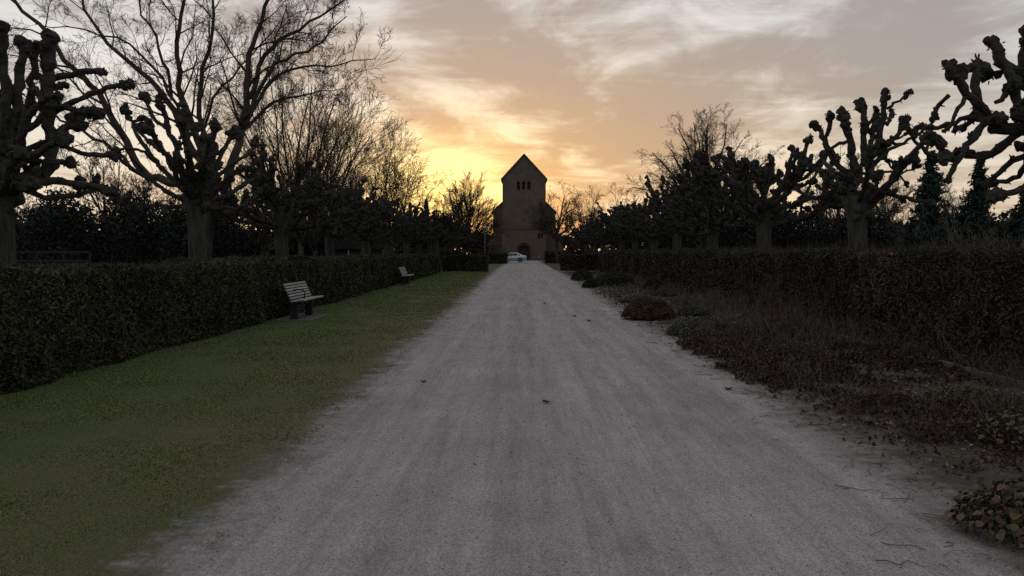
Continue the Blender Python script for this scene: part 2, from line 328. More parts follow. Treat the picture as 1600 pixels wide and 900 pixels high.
def blades(mb, P, h, w, lean=0.5):
    n = len(P); a = rng.rand(n) * 2 * np.pi; d = np.stack([np.cos(a), np.sin(a), np.zeros(n)], 1)
    b = rng.rand(n) * 2 * np.pi; l = np.stack([np.cos(b), np.sin(b), np.zeros(n)], 1) * (rng.rand(n) * lean * h)[:, None]
    w = np.broadcast_to(w, (n,))[:, None]
    tip = P + l; tip[:, 2] += h
    mb.raw(np.stack([P - d * w, P + d * w, tip], 1), None, np.arange(n * 3).reshape(-1, 3))
def vnoise(x, seed=0, scale=1.0):
    """smooth 1-D noise"""
    r = np.random.RandomState(seed).rand(4096) * 2 - 1
    x = np.asarray(x, float) * scale + 500; i = np.floor(x).astype(int); f = x - i; f = f * f * (3 - 2 * f)
    return r[i % 4096] * (1 - f) + r[(i + 1) % 4096] * f
def vnoise2(x, y, seed=0, scale=1.0):
    r = np.random.RandomState(seed).rand(256, 256) * 2 - 1
    x = np.asarray(x) * scale + 100; y = np.asarray(y) * scale + 100
    i = np.floor(x).astype(int); j = np.floor(y).astype(int); f = x - i; g = y - j; f = f * f * (3 - 2 * f); g = g * g * (3 - 2 * g)
    a = r[i % 256, j % 256] * (1 - f) + r[(i + 1) % 256, j % 256] * f; b = r[i % 256, (j + 1) % 256] * (1 - f) + r[(i + 1) % 256, (j + 1) % 256] * f
    return a * (1 - g) + b * g
def grid(mb, X, Y, Z):
    ny, nx = X.shape; i = np.arange(ny - 1)[:, None] * nx + np.arange(nx - 1)[None]
    mb.raw(np.stack([X, Y, Z], -1), np.stack([i, i + 1, i + nx + 1, i + nx], -1).reshape(-1, 4))
def copy_tree(o, loc, rz, scale=1.0, parent=None):
    c = o.copy(); COL.objects.link(c)
    if parent is not None: c.parent = parent
    else: c.location = loc; c.rotation_euler = (0, 0, rz); c.scale = (scale,) * 3
    for ch in o.children: copy_tree(ch, None, None, 1, c)
    return c

# ------------------------------------------------------------------ ground, path, lawn, bed
EL = lambda y: -1.80 - 0.009 * np.minimum(y, 60) + 0.10 * vnoise(y, 1, 0.9) + 0.07 * vnoise(y, 2, 3.1) + 0.04 * vnoise(y, 3, 9)
ER = lambda y: 2.52 + 0.006 * np.minimum(y, 60) + 0.10 * vnoise(y, 4, 0.8) + 0.06 * vnoise(y, 5, 2.7) + 0.04 * vnoise(y, 6, 8)
mb = MB(); mb.raw([(-345, -55, -0.01), (345, -55, -0.01), (345, 495, -0.01), (-345, 495, -0.01)], [(0, 1, 2, 3)])
tag(mb.build('ground', groundm), kind='structure')
ys = np.concatenate([np.arange(-6, 30, 0.06), np.arange(30, 140.5, 0.4)])
mb = MB(); u = np.linspace(0, 1, 9)[None]; l = EL(ys)[:, None]; r = ER(ys)[:, None]
flare = np.clip((ys - 122) / 6, 0, 1)[:, None] * 3
X = (l - flare) + (r - l + 2 * flare) * u; grid(mb, X, ys[:, None] + 0 * X, 0.004 + 0 * X)
tag(mb.build('path', pathm), kind='structure')
mb = MB(); mb.raw([(-30, 63.2, 0.0), (-2.2, 63.2, 0.0), (-2.2, 65.6, 0.0), (-30, 65.6, 0.0)], [(0, 1, 2, 3)])
mb.raw([(2.7, 63.2, 0.0), (30, 63.2, 0.0), (30, 65.6, 0.0), (2.7, 65.6, 0.0)], [(0, 1, 2, 3)])
tag(mb.build('cross_path', pathm), kind='structure')
def lawn_z(x, y): return 0.004 + (0.012 + 0.012 * (1 + vnoise2(x, y, 11, 0.8))) * np.clip((EL(y) - x) * 1.4, 0, 1)
ys = np.concatenate([np.arange(-6, 30, 0.06), np.arange(30, 63, 0.4)])
mb = MB(); l = -6.3 + 0 * ys[:, None]; r = EL(ys)[:, None]; X = l + (r - l) * np.linspace(0, 1, 16)[None]; Y = ys[:, None] + 0 * X
grid(mb, X, Y, lawn_z(X, Y)); tag(mb.build('lawn', lawnm, smooth=True), kind='structure')
ys2 = np.arange(65.7, 102, 0.4); mb = MB(); l = -8 + 0 * ys2[:, None]; r = EL(ys2)[:, None]; X = l + (r - l) * np.linspace(0, 1, 8)[None]; Y = ys2[:, None] + 0 * X
grid(mb, X, Y, 0.004 + 0 * X); tag(mb.build('lawn', lawnm, smooth=True), kind='structure')
n = 360000; y = 3.2 * (62 / 3.2) ** rng.rand(n); e = EL(y); x = -6.2 + rng.rand(n) * (e + 0.12 + 6.2)
pat = vnoise2(x, y, 12, 2.2) * .5 + vnoise2(x, y, 13, 6.0) * .5
keep = rng.rand(n) < np.clip((e - 0.02 - x) / 0.6 + 0.9 * pat + 0.1, 0.015, 1) * np.clip(0.95 + 0.4 * pat, .5, 1); x, y = x[keep], y[keep]; n = len(x)
k = np.sqrt(np.maximum(y, 4) / 4); mb = MB(); P = np.stack([x, y, lawn_z(x, y) - 0.004], 1)
tall = 0.7 + 0.5 * np.clip(vnoise2(x, y, 14, 1.5), -1, 1)
blades(mb, P, (0.010 + 0.017 * rng.rand(n)) * tall * (0.8 + .3 * k), (0.0031 + 0.0020 * rng.rand(n)) * k, 2.6)
tag(mb.build('lawn_grass', bladem), 'short mossy green and straw coloured grass of the strip left of the path', 'grass', kind='stuff')
# planting bed
ys = np.concatenate([np.arange(-6, 30, 0.06), np.arange(30, 62.8, 0.4)])
mb = MB(); l = ER(ys)[:, None]; X = l + (6.6 - l) * (np.linspace(0, 1, 46)[None]); Y = ys[:, None] + 0 * X
def bed_z(x, y):
    d = np.clip((x - ER(y)) / 0.5, 0, 1)
    return 0.004 + d * (0.03 + 0.022 * vnoise2(x, y, 21, 1.1) + 0.016 * vnoise2(x, y, 22, 4.5) + 0.010 * vnoise2(x, y, 23, 11))
grid(mb, X, Y, bed_z(X, Y)); tag(mb.build('planting_bed', pathm, smooth=True), kind='structure')

# ------------------------------------------------------------------ hedges
def hedge(name, label, x0, x1, y0, y1, h, nleaf, m, ntwig=0, face='x', size=0.045, ref=8.0, group=None, seed=3):
    root = empty(name, ((x0 + x1) / 2, (y0 + y1) / 2, 0)); ox, oy = root.location.x, root.location.y
    tag(root, label, 'hedge', group)
    def wob(a, z): return 0.12 * vnoise2(a, z, seed, .9) + 0.06 * vnoise2(a, z, seed + 1, 3.5)
    c = MB(); ins = 0.10
    nx = 4; L = int(max(4, (y1 - y0) / 0.5)) if face == 'x' else int(max(4, (x1 - x0) / 0.5))
    c.box((0, 0, h / 2 - 0.05), (x1 - x0 - 2 * ins, y1 - y0 - 2 * ins, h - 0.1 - ins / 2)); c.build('core', corem, root)
    lf = MB()
    A = [(y1 - y0) * h if face == 'x' else 0, (x1 - x0) * (y1 - y0) * 1.0, (x1 - x0) * h]
    if face == 'x':
        yy = y0 * (y1 / max(y0, 1.0)) ** rng.rand(nleaf) if y0 > 1 else y0 + (y1 - y0) * rng.rand(nleaf)
    else: yy = y0 + (y1 - y0) * rng.rand(nleaf)
    s = rng.rand(nleaf); W = x1 - x0
    zz = h * (1 - rng.rand(nleaf) ** 1.1) ; xx = x0 + W * rng.rand(nleaf); nr = np.zeros((nleaf, 3))
    front = x1 if (x0 + x1) < 0 else x0; sg = 1 if (x0 + x1) < 0 else -1
    dep = rng.rand(nleaf) ** 2 * 0.20 - 0.05
    if face == 'x':
        fr = s < h / (h + W); xx = np.where(fr, front - sg * dep + sg * wob(yy, zz), xx)
        zz = np.where(fr, zz, h - dep + wob(xx * 3, yy) * .9); nr[:, 0] = np.where(fr, sg * 0.9, 0); nr[:, 2] = np.where(fr, .2, 1.0)
        zz = np.minimum(zz, h + 0.05 + 0.08 * vnoise(yy, seed + 4, .8) + .04 * vnoise(yy, seed + 5, 3.0))
        # the near and far ends
        ne = max(400, int(nleaf * 0.02)); 
        for ye, sgn in ((y0, -1), (y1, 1)):
            xe = x0 + W * rng.rand(ne); ze = h * rng.rand(ne); lfp = np.stack([xe - ox, ye - sgn * rng.rand(ne) * .12 + 0 * xe - oy, ze], 1); leaves(lf, lfp, size * (1.3 if ye > 20 else 1))
    else:
        D = y1 - y0; fr = s < h / (h + D); yy = np.where(fr, y0 + dep - wob(xx, zz), yy); zz = np.where(fr, zz, h - dep + wob(xx * 3, yy)); nr[:, 1] = np.where(fr, -.9, 0)
        ne = int(nleaf * .1)
        for xe, sgn in ((x0, -1), (x1, 1)):
            ye = y0 + D * rng.rand(ne); ze = h * rng.rand(ne); leaves(lf, np.stack([xe - sgn * rng.rand(ne) * .12 - ox, ye - oy, ze], 1), size * 2)
    sz = size * (0.6 + 0.8 * rng.rand(nleaf)) * np.sqrt(np.maximum(yy, ref) / ref)
    leaves(lf, np.stack([xx - ox, yy - oy, np.maximum(zz, 0.01)], 1), sz, 2.6, 0, 0.4, nr)
    tag(lf.build('foliage', m, root), kind='stuff')
    if ntwig:
        tw = MB(); yt = y0 * (y1 / y0) ** rng.rand(ntwig)
        for i in range(ntwig):
            k = (max(yt[i], ref) / ref) ** .5
            if rng.rand() < .6: p = np.array([x0 + W * rng.rand(), yt[i], h - 0.1]); d = unit(rng.normal(size=3) * .5 + (0, 0, 1.0)); L = .10 + .09 * rng.rand() + (.22 * rng.rand() ** 3 if seed > 20 else 0)
            else: p = np.array([front - sg * .08, yt[i], h * rng.rand() ** .7]); d = unit(rng.normal(size=3) * .6 + (sg * .7, 0, .5)); L = .14 + .12 * rng.rand()
            p = p - (ox, oy, 0); b = rng.normal(size=3) * .035
            tw.tube([p, p + d * L + b], [.0033 * k, .0014 * k], 3)
        tag(tw.build('twigs', hedgetw, root), kind='stuff')
    return root
hedge('hedge', 'long clipped dark green hedge running along the lawn behind the two benches', -7.13, -5.93, 5.0, 58.5, 1.36, 150000, hedgem, 9000, size=.024).rotation_euler.z = .0078
hedge('hedge', 'tall unclipped brown hedge running along the planting bed on the right', 6.05, 7.3, 5.0, 61.5, 1.58, 150000, hedgem2, 16000, size=.024, seed=31)
hedge('hedge', 'short hedge block across the end of the lawn, left of the path', -6.2, -2.75, 61.5, 62.6, 1.12, 8000, hedgem, 0, 'y', 0.05)
hedge('hedge', 'low distant hedge block beside the silver car, left of the path', -6.0, -2.05, 103, 104.2, 1.15, 6000, hedgem, 0, 'y', 0.05)
hedge('hedge', 'long distant hedge behind the hedge block left of the path', -16, -6.2, 78, 79.2, 1.5, 8000, hedgem, 0, 'y', 0.05)
hedge('hedge', 'low distant hedge crossing behind the bed to the right of the path', 3.3, 10.5, 66.5, 67.8, 1.2, 10000, hedgem2, 0, 'y', 0.05)
hedge('hedge', 'farther low hedge in front of the church, right of the path', 3.2, 12, 108, 109.2, 1.4, 8000, hedgem2, 0, 'y', 0.05)

# ------------------------------------------------------------------ pollarded avenue trees
def smooth_path(pts, n):
    p = np.array(pts, float); d = np.concatenate([[0], np.cumsum(np.linalg.norm(np.diff(p, axis=0), axis=1))]); t = np.linspace(0, d[-1], n)
    q = np.stack([np.interp(t, d, p[:, k]) for k in range(3)], 1)
    for _ in range(2): q[1:-1] = .25 * q[:-2] + .5 * q[1:-1] + .25 * q[2:]
    return q
def club(mb, tip, d, r):
    d = unit(np.asarray(d, float))
    for j in range(7):
        o = unit(rng.normal(size=3)) * r * .55 * rng.rand() ** .5
        mb.blob(tip + d * (r * (-1.1 + 1.9 * rng.rand())) + o, r * (.42 + .35 * rng.rand()), 1 + .3 * (rng.rand(3) - .5))
    for j in range(14):
        o = unit(rng.normal(size=3) * .9 + d); b = tip + o * r * (.5 + .4 * rng.rand()) - d * r * .5 * rng.rand()
        mb.tube([b, b + o * r * (.22 + .25 * rng.rand())], [r * .14, r * .07], 3)
def limb(mb, pts, r0, r1, cl=0.17, side=0.0):
    r0 *= .72; r1 *= .72; cl *= .88
    L = float(np.sum(np.linalg.norm(np.diff(np.array(pts, float), axis=0), axis=1))); n = max(5, int(L / .13) + 2)
    q = smooth_path(pts, n); q[1:] += np.cumsum(rng.normal(size=(n - 1, 3)) * .016, axis=0) + rng.normal(size=(n - 1, 3)) * .012
    rr = np.linspace(r0, r1, n) * (1 + .30 * (rng.rand(n) - .4)); rr[0] = r0
    mb.tube(list(q), list(rr), 6 if COARSE else 8)
    for i in range(1, n - 1):                          # burrs along the limb
        if rng.rand() < .24:
            o = unit(rng.normal(size=3)); mb.blob(q[i] + o * rr[i] * .6, rr[i] * (.55 + .5 * rng.rand()))
        for _ in range(2):
            if rng.rand() < .55: o = unit(rng.normal(size=3)); b_ = q[i] + o * rr[i] * .8; mb.tube([b_, b_ + o * (.03 + .05 * rng.rand())], [.016, .008], 3)
        if rng.rand() < .10 + side:
            o = unit(rng.normal(size=3) + (0, 0, .4)); e = q[i] + o * (.16 + .16 * rng.rand()); mb.tube([q[i], (q[i] + e) / 2 + rng.normal(size=3) * .02, e], [.05, .04, .045], 6); club(mb, e, o, .07 + .05 * rng.rand())
    if cl: club(mb, q[-1], q[-1] - q[-2], cl)
    return q
def trunk_mesh(h, r, root_r):
    mb = MB(); n = 16; k = 16; z = np.linspace(-0.05, h, n); a = np.arange(k) / k * 2 * np.pi
    V = np.zeros((n, k, 3)); ph = rng.rand(4) * 6.28
    for i in range(n):
        rr = r * (1 + .35 * math.exp(-z[i] / .28) + .26 * max(0, (z[i] - h + .7) / .7)) * (1 + .07 * np.sin(3 * a + ph[0] + z[i]) + .05 * np.sin(5 * a + ph[1] - z[i] * .7) + .04 * (rng.rand(k) - .5))
        cx_ = .04 * math.sin(z[i] * 1.1 + ph[2]); V[i, :, 0] = cx_ + rr * np.cos(a); V[i, :, 1] = rr * np.sin(a); V[i, :, 2] = z[i]
    i = np.arange(n - 1)[:, None] * k + np.arange(k)[None]; i2 = np.arange(n - 1)[:, None] * k + (np.arange(k)[None] + 1) % k
    mb.raw(V, np.stack([i, i2, i2 + k, i + k], -1).reshape(-1, 4), [((n - 1) * k, (n - 1) * k + j, (n - 1) * k + j + 1) for j in range(1, k - 1)])
    for j in range(9):
        aa = rng.rand() * 6.28; zz = h - .55 + .6 * rng.rand(); mb.blob(np.array([r * .9 * math.cos(aa), r * .9 * math.sin(aa), zz]), .12 + .08 * rng.rand())
    return mb
def pollard_generic(seed):
    global rng
    keep = rng; rng = np.random.RandomState(seed); root = empty('pollarded_tree', (0, 0, 0)); h = 2.85 + .3 * rng.rand()
    trunk_mesh(h, .23, .3).build('trunk', bark, root, True)
    a0 = rng.rand() * 6.28
    def arm(az_, el0, el1, L, z, r0, r1, forks):
        mb = MB(); n = 6; p = np.array([.12 * math.cos(az_), .12 * math.sin(az_), z]); pts = [p]; a = az_
        for i in range(1, n + 1):
            e = el0 + (el1 - el0) * i / n + (rng.rand() - .5) * .5; a += (rng.rand() - .5) * .7
            p = p + np.array([math.cos(e) * math.cos(a), math.cos(e) * math.sin(a), math.sin(e)]) * L / n; pts.append(p)
        q = limb(mb, pts, r0, r1, .13 + .08 * rng.rand(), .05)
        for f in range(forks):
            i = int(len(q) * (.35 + .5 * rng.rand())); aa = az_ + (rng.rand() - .5) * 2.6; ee = .2 + rng.rand() * 1.1; l2 = .55 + .7 * rng.rand()
            d = np.array([math.cos(ee) * math.cos(aa), math.cos(ee) * math.sin(aa), math.sin(ee)])
            limb(mb, [q[i], q[i] + d * l2 * .5 + (0, 0, -.05), q[i] + d * l2 + (0, 0, .1)], r1 * 1.05, r1 * .8, .11 + .08 * rng.rand(), .03)
        mb.build('limb', knobm, root, False)
    for i in range(8): arm(a0 + i * .785 + (rng.rand() - .5) * .6, .40 + .40 * rng.rand(), .95 + .45 * rng.rand(), 1.5 + .65 * rng.rand(), h - .3 * rng.rand(), .125, .085, 4)
    for i in range(8): arm(a0 + .5 + i * .785 + (rng.rand() - .5) * .6, .05 + .3 * rng.rand(), .05 + .6 * rng.rand(), 2.2 + 1.1 * rng.rand(), h - .35 - .35 * rng.rand(), .105, .065, 5)
    rng = keep; return root
def pollard_traced(x0, y0, h, r, arms, conv, seed, nx=5):
    global rng
    keep = rng; rng = np.random.RandomState(seed); root = empty('pollarded_tree', (x0, y0, 0))
    trunk_mesh(h, r, .3).build('trunk', bark, root, True); s = F / y0
    for pts, r0, r1, cl, dep in arms:
        mb = MB(); P = []; m = len(pts)
        for i, p in enumerate(pts):
            px, py = conv(*p); d = dep * i / max(1, m - 1) if not isinstance(dep, tuple) else dep[0] + (dep[1] - dep[0]) * i / max(1, m - 1)
            k = (y0 + d) / y0
            P.append(((px - VX) / s * k - x0, d, EYE + (VY - py) / s * k))
        limb(mb, P, r0 * .88, r1 * .88, cl * .95, .03); mb.build('limb', knobm, root, False)
    # the limbs that grow away from and towards the path
    for i in range(nx):
        mb = MB(); aa = (1.2 if i % 2 else -1.2) + (rng.rand() - .5) * 1.3; L = 1.5 + .9 * rng.rand(); ee = .15 + .7 * rng.rand()
        d = np.array([math.cos(ee) * math.cos(aa), math.cos(ee) * math.sin(aa), math.sin(ee)]); b = np.array([0, 0, h - .5 * rng.rand()])
        q = limb(mb, [b, b + d * L * .5, b + d * L + (0, 0, .2)], .11, .07, .16, .06); mb.build('limb', knobm, root, False)
    rng = keep; return root
c5 = lambda u, v: (1200 + u / 2.25, 20 + v / 2.25)
c1_ = lambda u, v: (u / 2, v / 2)
right2 = [([(310, 580), (285, 490), (265, 420), (245, 365)], .16, .13, .20, -.3), ([(290, 590), (220, 530), (185, 480), (165, 425), (140, 405)], .13, .10, .17, .3),
 ([(185, 470), (205, 400), (200, 365)], .09, .09, .15, (.3, .2)), ([(200, 490), (240, 470), (270, 455)], .07, .06, 0, .2), ([(320, 540), (325, 430), (330, 380), (312, 340)], .13, .12, .20, .5),
 ([(335, 530), (380, 440), (395, 370), (400, 305)], .12, .10, .18, -.2), ([(398, 345), (430, 312), (468, 292)], .05, .045, .12, -.4), ([(345, 520), (420, 465), (460, 430), (465, 395)], .08, .08, .19, .3),
 ([(345, 540), (420, 470), (500, 440), (540, 405), (560, 380)], .07, .05, .10, -.3), ([(345, 500), (400, 455), (440, 440), (500, 420)], .05, .04, .09, .6), ([(340, 560), (400, 560), (470, 565), (540, 545)], .05, .035, .08, -.6),
 ([(345, 560), (390, 510), (430, 540)], .07, .06, .15, .5), ([(290, 620), (230, 645), (170, 605)], .07, .05, .13, .4), ([(285, 600), (220, 560), (150, 545), (100, 520)], .08, .05, .13, -.6),
 ([(300, 630), (230, 610), (160, 640), (110, 610)], .06, .05, .12, 1.0), ([(330, 600), (400, 650), (470, 660), (540, 670)], .08, .06, .14, -.8), ([(340, 580), (400, 480), (415, 540), (470, 610)], .06, .04, .1, 1.2),
 ([(345, 470), (350, 400), (365, 360)], .10, .10, .17, 1.0), ([(400, 400), (430, 360)], .08, .08, .13, .4), ([(490, 445), (520, 480), (555, 510)], .08, .08, .15, .2), ([(340, 560), (365, 575), (385, 575)], .1, .1, .17, -1.0)]
right1 = [([(1030, 540), (940, 430), (860, 400), (740, 390)], .17, .13, 0, -.4), ([(740, 390), (690, 450), (640, 520), (600, 585)], .09, .055, .08, (-.4, -.7)),
 ([(740, 390), (715, 320), (705, 240), (700, 165)], .12, .10, .17, (-.4, -.1)), ([(745, 370), (690, 300), (645, 255), (605, 220)], .11, .10, .15, (-.4, -.6)), ([(640, 260), (650, 230)], .1, .1, .14, (-.5, -.5)),
 ([(850, 390), (845, 330), (810, 240), (775, 190), (755, 130)], .10, .13, .15, (-.3, .2)), ([(770, 180), (830, 210), (890, 245), (1000, 330), (1035, 470)], .13, .14, 0, (.1, 0)),
 ([(1000, 400), (915, 300), (885, 200), (878, 110), (890, 75)], .15, .11, .17, .4), ([(740, 380), (680, 370), (640, 400), (580, 415), (525, 410)], .07, .05, .10, (-.4, .3)), ([(665, 305), (620, 380), (590, 430)], .05, .04, .06, (-.6, -.5)),
 ([(610, 300), (580, 340), (550, 375)], .05, .05, .09, (-.6, -.3)), ([(770, 325), (820, 300), (862, 282)], .05, .05, .10, (-.3, .1)), ([(900, 400), (800, 480), (740, 515), (680, 490)], .10, .10, .15, (-.2, .5)),
 ([(600, 480), (570, 455)], .12, .12, .15, (-.7, -.7)), ([(640, 520), (600, 480)], .07, .1, 0, (-.6, -.7)), ([(1000, 480), (900, 500), (825, 525), (805, 560), (780, 590)], .09, .06, .11, .5), ([(900, 520), (850, 590), (770, 595)], .07, .06, .11, .8),
 ([(1010, 470), (920, 400), (860, 340), (900, 330)], .12, .08, .14, -.9), ([(1030, 600), (940, 600), (850, 620), (780, 640)], .1, .07, .14, -1.2), ([(1040, 520), (1080, 330), (1060, 150)], .15, .1, .2, .2), ([(720, 330), (690, 370), (640, 405)], .05, .06, .10, (-.3, .2)),
 ([(680, 380), (700, 360)], .07, .08, .12, (0, .1)), ([(940, 420), (900, 360), (870, 380)], .08, .08, .13, -.8)]
left1 = [([(10, 480), (18, 300), (12, 200), (14, 110)], .15, .12, .16, -.3), ([(40, 470), (55, 300), (65, 200), (70, 130)], .14, .11, .16, .3), ([(60, 470), (95, 270), (105, 145)], .12, .08, .13, -.6),
 ([(50, 560), (140, 540), (150, 420), (158, 280), (165, 140)], .15, .16, .20, .4), ([(60, 400), (130, 320), (190, 295)], .10, .07, .12, -.7), ([(40, 520), (120, 480), (215, 440)], .10, .08, .15, -.4), ([(50, 560), (120, 500), (210, 495)], .08, .07, .14, .7),
 ([(150, 360), (250, 320), (330, 282), (405, 268)], .08, .06, .13, (.4, -.2)), ([(160, 250), (210, 238), (270, 230), (335, 215)], .09, .08, .12, (.4, .8)), ([(130, 330), (200, 335), (290, 345)], .09, .08, .16, .2), ([(60, 560), (150, 575), (250, 600), (350, 620)], .11, .08, .14, -.2),
 ([(50, 580), (95, 585)], .1, .1, .16, -.8), ([(150, 430), (200, 390), (250, 395)], .07, .08, .14, .9), ([(60, 430), (110, 390), (145, 330), (190, 290)], .09, .08, .12, .9), ([(30, 520), (-60, 430), (-110, 250)], .13, .09, .16, .3), ([(30, 560), (-90, 540), (-200, 500)], .11, .08, .16, -.3),
 ([(60, 590), (150, 620), (230, 600), (300, 570)], .08, .06, .12, 1.2), ([(50, 500), (110, 430), (190, 450), (290, 470), (350, 480)], .08, .06, .12, 1.3), ([(45, 560), (-20, 420), (-25, 200)], .12, .1, .16, .9)]
left2 = [([(600, 620), (560, 470), (530, 390), (515, 330)], .13, .11, .18, -.3), ([(610, 610), (590, 470), (578, 345)], .13, .11, .19, .4), ([(625, 600), (648, 490), (658, 385)], .12, .11, .19, -.2), ([(640, 610), (700, 470), (732, 405)], .11, .09, .17, .4),
 ([(595, 620), (500, 520), (425, 430), (388, 345)], .10, .07, .17, .2), ([(590, 640), (480, 580), (400, 540), (362, 492)], .09, .06, .16, -.5), ([(500, 520), (430, 465), (345, 470)], .06, .05, .14, (.1, -.5)), ([(600, 590), (540, 480), (455, 420), (410, 355)], .09, .06, .13, .9),
 ([(650, 620), (720, 560), (800, 540)], .09, .06, .15, -.3), ([(520, 400), (480, 370), (462, 295)], .08, .07, .16, (0, .4)), ([(650, 650), (740, 655), (800, 605)], .08, .06, .14, .7), ([(600, 650), (520, 640), (430, 640), (360, 620)], .08, .06, .14, -.9),
 ([(610, 640), (680, 540), (760, 470), (790, 440)], .09, .07, .15, 1.0), ([(600, 600), (555, 520), (500, 450), (480, 385)], .09, .07, .14, -1.0), ([(610, 600), (630, 500), (600, 400)], .1, .09, .16, 1.2)]
ordn = ['nearest', 'second nearest', 'third nearest', 'fourth nearest', 'fifth nearest', 'sixth nearest', 'seventh nearest', 'eighth nearest', 'ninth nearest', 'tenth nearest', 'eleventh nearest', 'twelfth nearest']
SPL, SPR = 7.4, 7.7
t = pollard_traced(-8.66, 12.9, 3.05, .205, left1, c1_, 51, 2); tag(t, 'knobbly pollarded tree at the left edge of the view, nearest behind the left hedge', 'tree', 'pollards behind the left hedge')
t = pollard_traced(-8.5, 20.3, 3.2, .215, left2, c1_, 52, 9); tag(t, 'second nearest knobbly pollarded tree in the row behind the left hedge', 'tree', 'pollards behind the left hedge')
t = pollard_traced(8.5, 12.3, 3.1, .26, right1, c5, 53); tag(t, 'knobbly pollarded tree whose arms reach in from the right edge of the view', 'tree', 'pollards behind the right hedge')
t = pollard_traced(8.5, 19.9, 3.0, .22, right2, c5, 54); tag(t, 'pollarded tree with clubbed upright arms against the sky, second nearest in the right row', 'tree', 'pollards behind the right hedge')
COARSE = True; protos = [pollard_generic(100 + i) for i in range(5)]; used = [False] * 5; COARSE = False
spots = [('left', i, -8.5, 12.9 + SPL * i) for i in range(2, 12)] + [('right', i, 8.5, 12.3 + SPR * i) for i in range(2, 12)]
for j, (side, i, x, y) in enumerate(spots):
    k = (j * 3 + (side == 'right')) % 5; loc = (x + .3 * (rng.rand() - .5), y + .3 * (rng.rand() - .5), 0); rz = rng.rand() * 6.28; sc = .97 + .14 * rng.rand()
    sc *= 1.02 if side == 'right' else .94
    if not used[k]: o = protos[k]; used[k] = True; o.location = loc; o.rotation_euler.z = rz; o.scale = (sc,) * 3
    else: o = copy_tree(protos[k], loc, rz, sc)
    tag(o, f'{ordn[i]} knobbly pollarded tree in the row behind the {side} hedge', 'tree', f'pollards behind the {side} hedge')
o = copy_tree(protos[1], (-6.75, 61.0, 0), 1.0, .98); tag(o, 'pollarded tree with pale trunk at the far end of the left hedge', 'tree', 'pollards behind the left hedge')

# ------------------------------------------------------------------ bare trees
def grow(mb, p, d, L, r, lvl, maxl, P):
    n = 5 if lvl <= 1 else (4 if lvl == 2 else 3)
    pts = [p]; rad = [r]; d = unit(np.array(d, float))
    for i in range(1, n):
        d = unit(d + rng.normal(size=3) * P['wig'] + np.array([0, 0, P['up']])); p = p + d * L / (n - 1); pts.append(p); rad.append(max(P['rmin'], r * (1 - .72 * i / (n - 1))))
    mb.tube(pts, rad, 6 if lvl == 0 else (4 if lvl == 1 else 3))
    if P['acc'] is not None and lvl == 2: P['acc'].append((pts, rad, L))
    elif lvl < maxl: sprout(mb, pts, rad, L, lvl, maxl, P)
def sprout(mb, pts, rad, L, lvl, maxl, P, start=.25):
    nc = P['nc'][lvl]; q = np.array(pts)
    for c in range(nc):
        f = start + (1 - start) * (c + rng.rand()) / nc; x = f * (len(q) - 1); i = min(int(x), len(q) - 2); b = q[i] + (q[i + 1] - q[i]) * (x - i); t = unit(q[i + 1] - q[i])
        s = unit(np.cross(t, unit(rng.normal(size=3)))); an = P['ang'] * (.7 + .6 * rng.rand()); dd = t * math.cos(an) + s * math.sin(an)
        rr = rad[i] * P.get('thin', .5); ll = L * P['rat'][lvl] * (.6 + .7 * rng.rand()) * (1.15 - .5 * f)
        grow(mb, b, dd, ll, max(P['rmin'], rr), lvl + 1, maxl, P)
def spawn(P, rad, L, nc, rat, ang, n, Q):
    N_, m_ = P.shape[:2]; f = .12 + .88 * (np.arange(nc)[None] + rng.rand(N_, nc)) / nc; x = f * (m_ - 1); i = np.minimum(x.astype(int), m_ - 2); w = (x - i)[..., None]; k = np.arange(N_)[:, None]
    b = P[k, i] * (1 - w) + P[k, i + 1] * w; t = unit(P[k, i + 1] - P[k, i]); s_ = unit(np.cross(t, rng.normal(size=t.shape))); a = (ang * (.6 + .7 * rng.rand(N_, nc)))[..., None]
    d = (t * np.cos(a) + s_ * np.sin(a)).reshape(-1, 3); r = np.maximum(Q['rmin'], rad[k, i] * .6).ravel(); l = (L[:, None] * rat * (.5 + .8 * rng.rand(N_, nc)) * (1.15 - .45 * f)).ravel(); p = b.reshape(-1, 3)
    pts = [p]; rr = [r]
    for j in range(1, n):
        d = unit(d + rng.normal(size=d.shape) * Q['wig'] * 1.2 + np.array([0, 0, Q['up']])); p = p + d * (l / (n - 1))[:, None]; pts.append(p); rr.append(np.maximum(Q['rmin'] * .6, r * (1 - .6 * j / (n - 1))))
    return np.stack(pts, 1), np.stack(rr, 1), l
def fine_twigs(mb, Q):
    if not Q['acc']: return
    for npt in set(len(a[0]) for a in Q['acc']):
        A = [a for a in Q['acc'] if len(a[0]) == npt]; P = np.array([a[0] for a in A]); r = np.array([a[1] for a in A]); L = np.array([a[2] for a in A])
        P, r, L = spawn(P, r, L, Q['nc'][2], Q['rat'][2], Q['ang'], 3, Q); mb.lines.setdefault((3, 3), []).extend(zip(P, r))
        P, r, L = spawn(P, r, L, Q['nc'][3], Q['rat'][3], Q['ang'], 2, Q); mb.lines.setdefault((2, 3), []).extend(zip(P, r))
    Q['acc'] = []
DEF = dict(acc=None, wig=.13, up=.05, rmin=.006, nc=[9, 7, 5, 4], ang=.75, rat=[.48, .5, .5, .5])
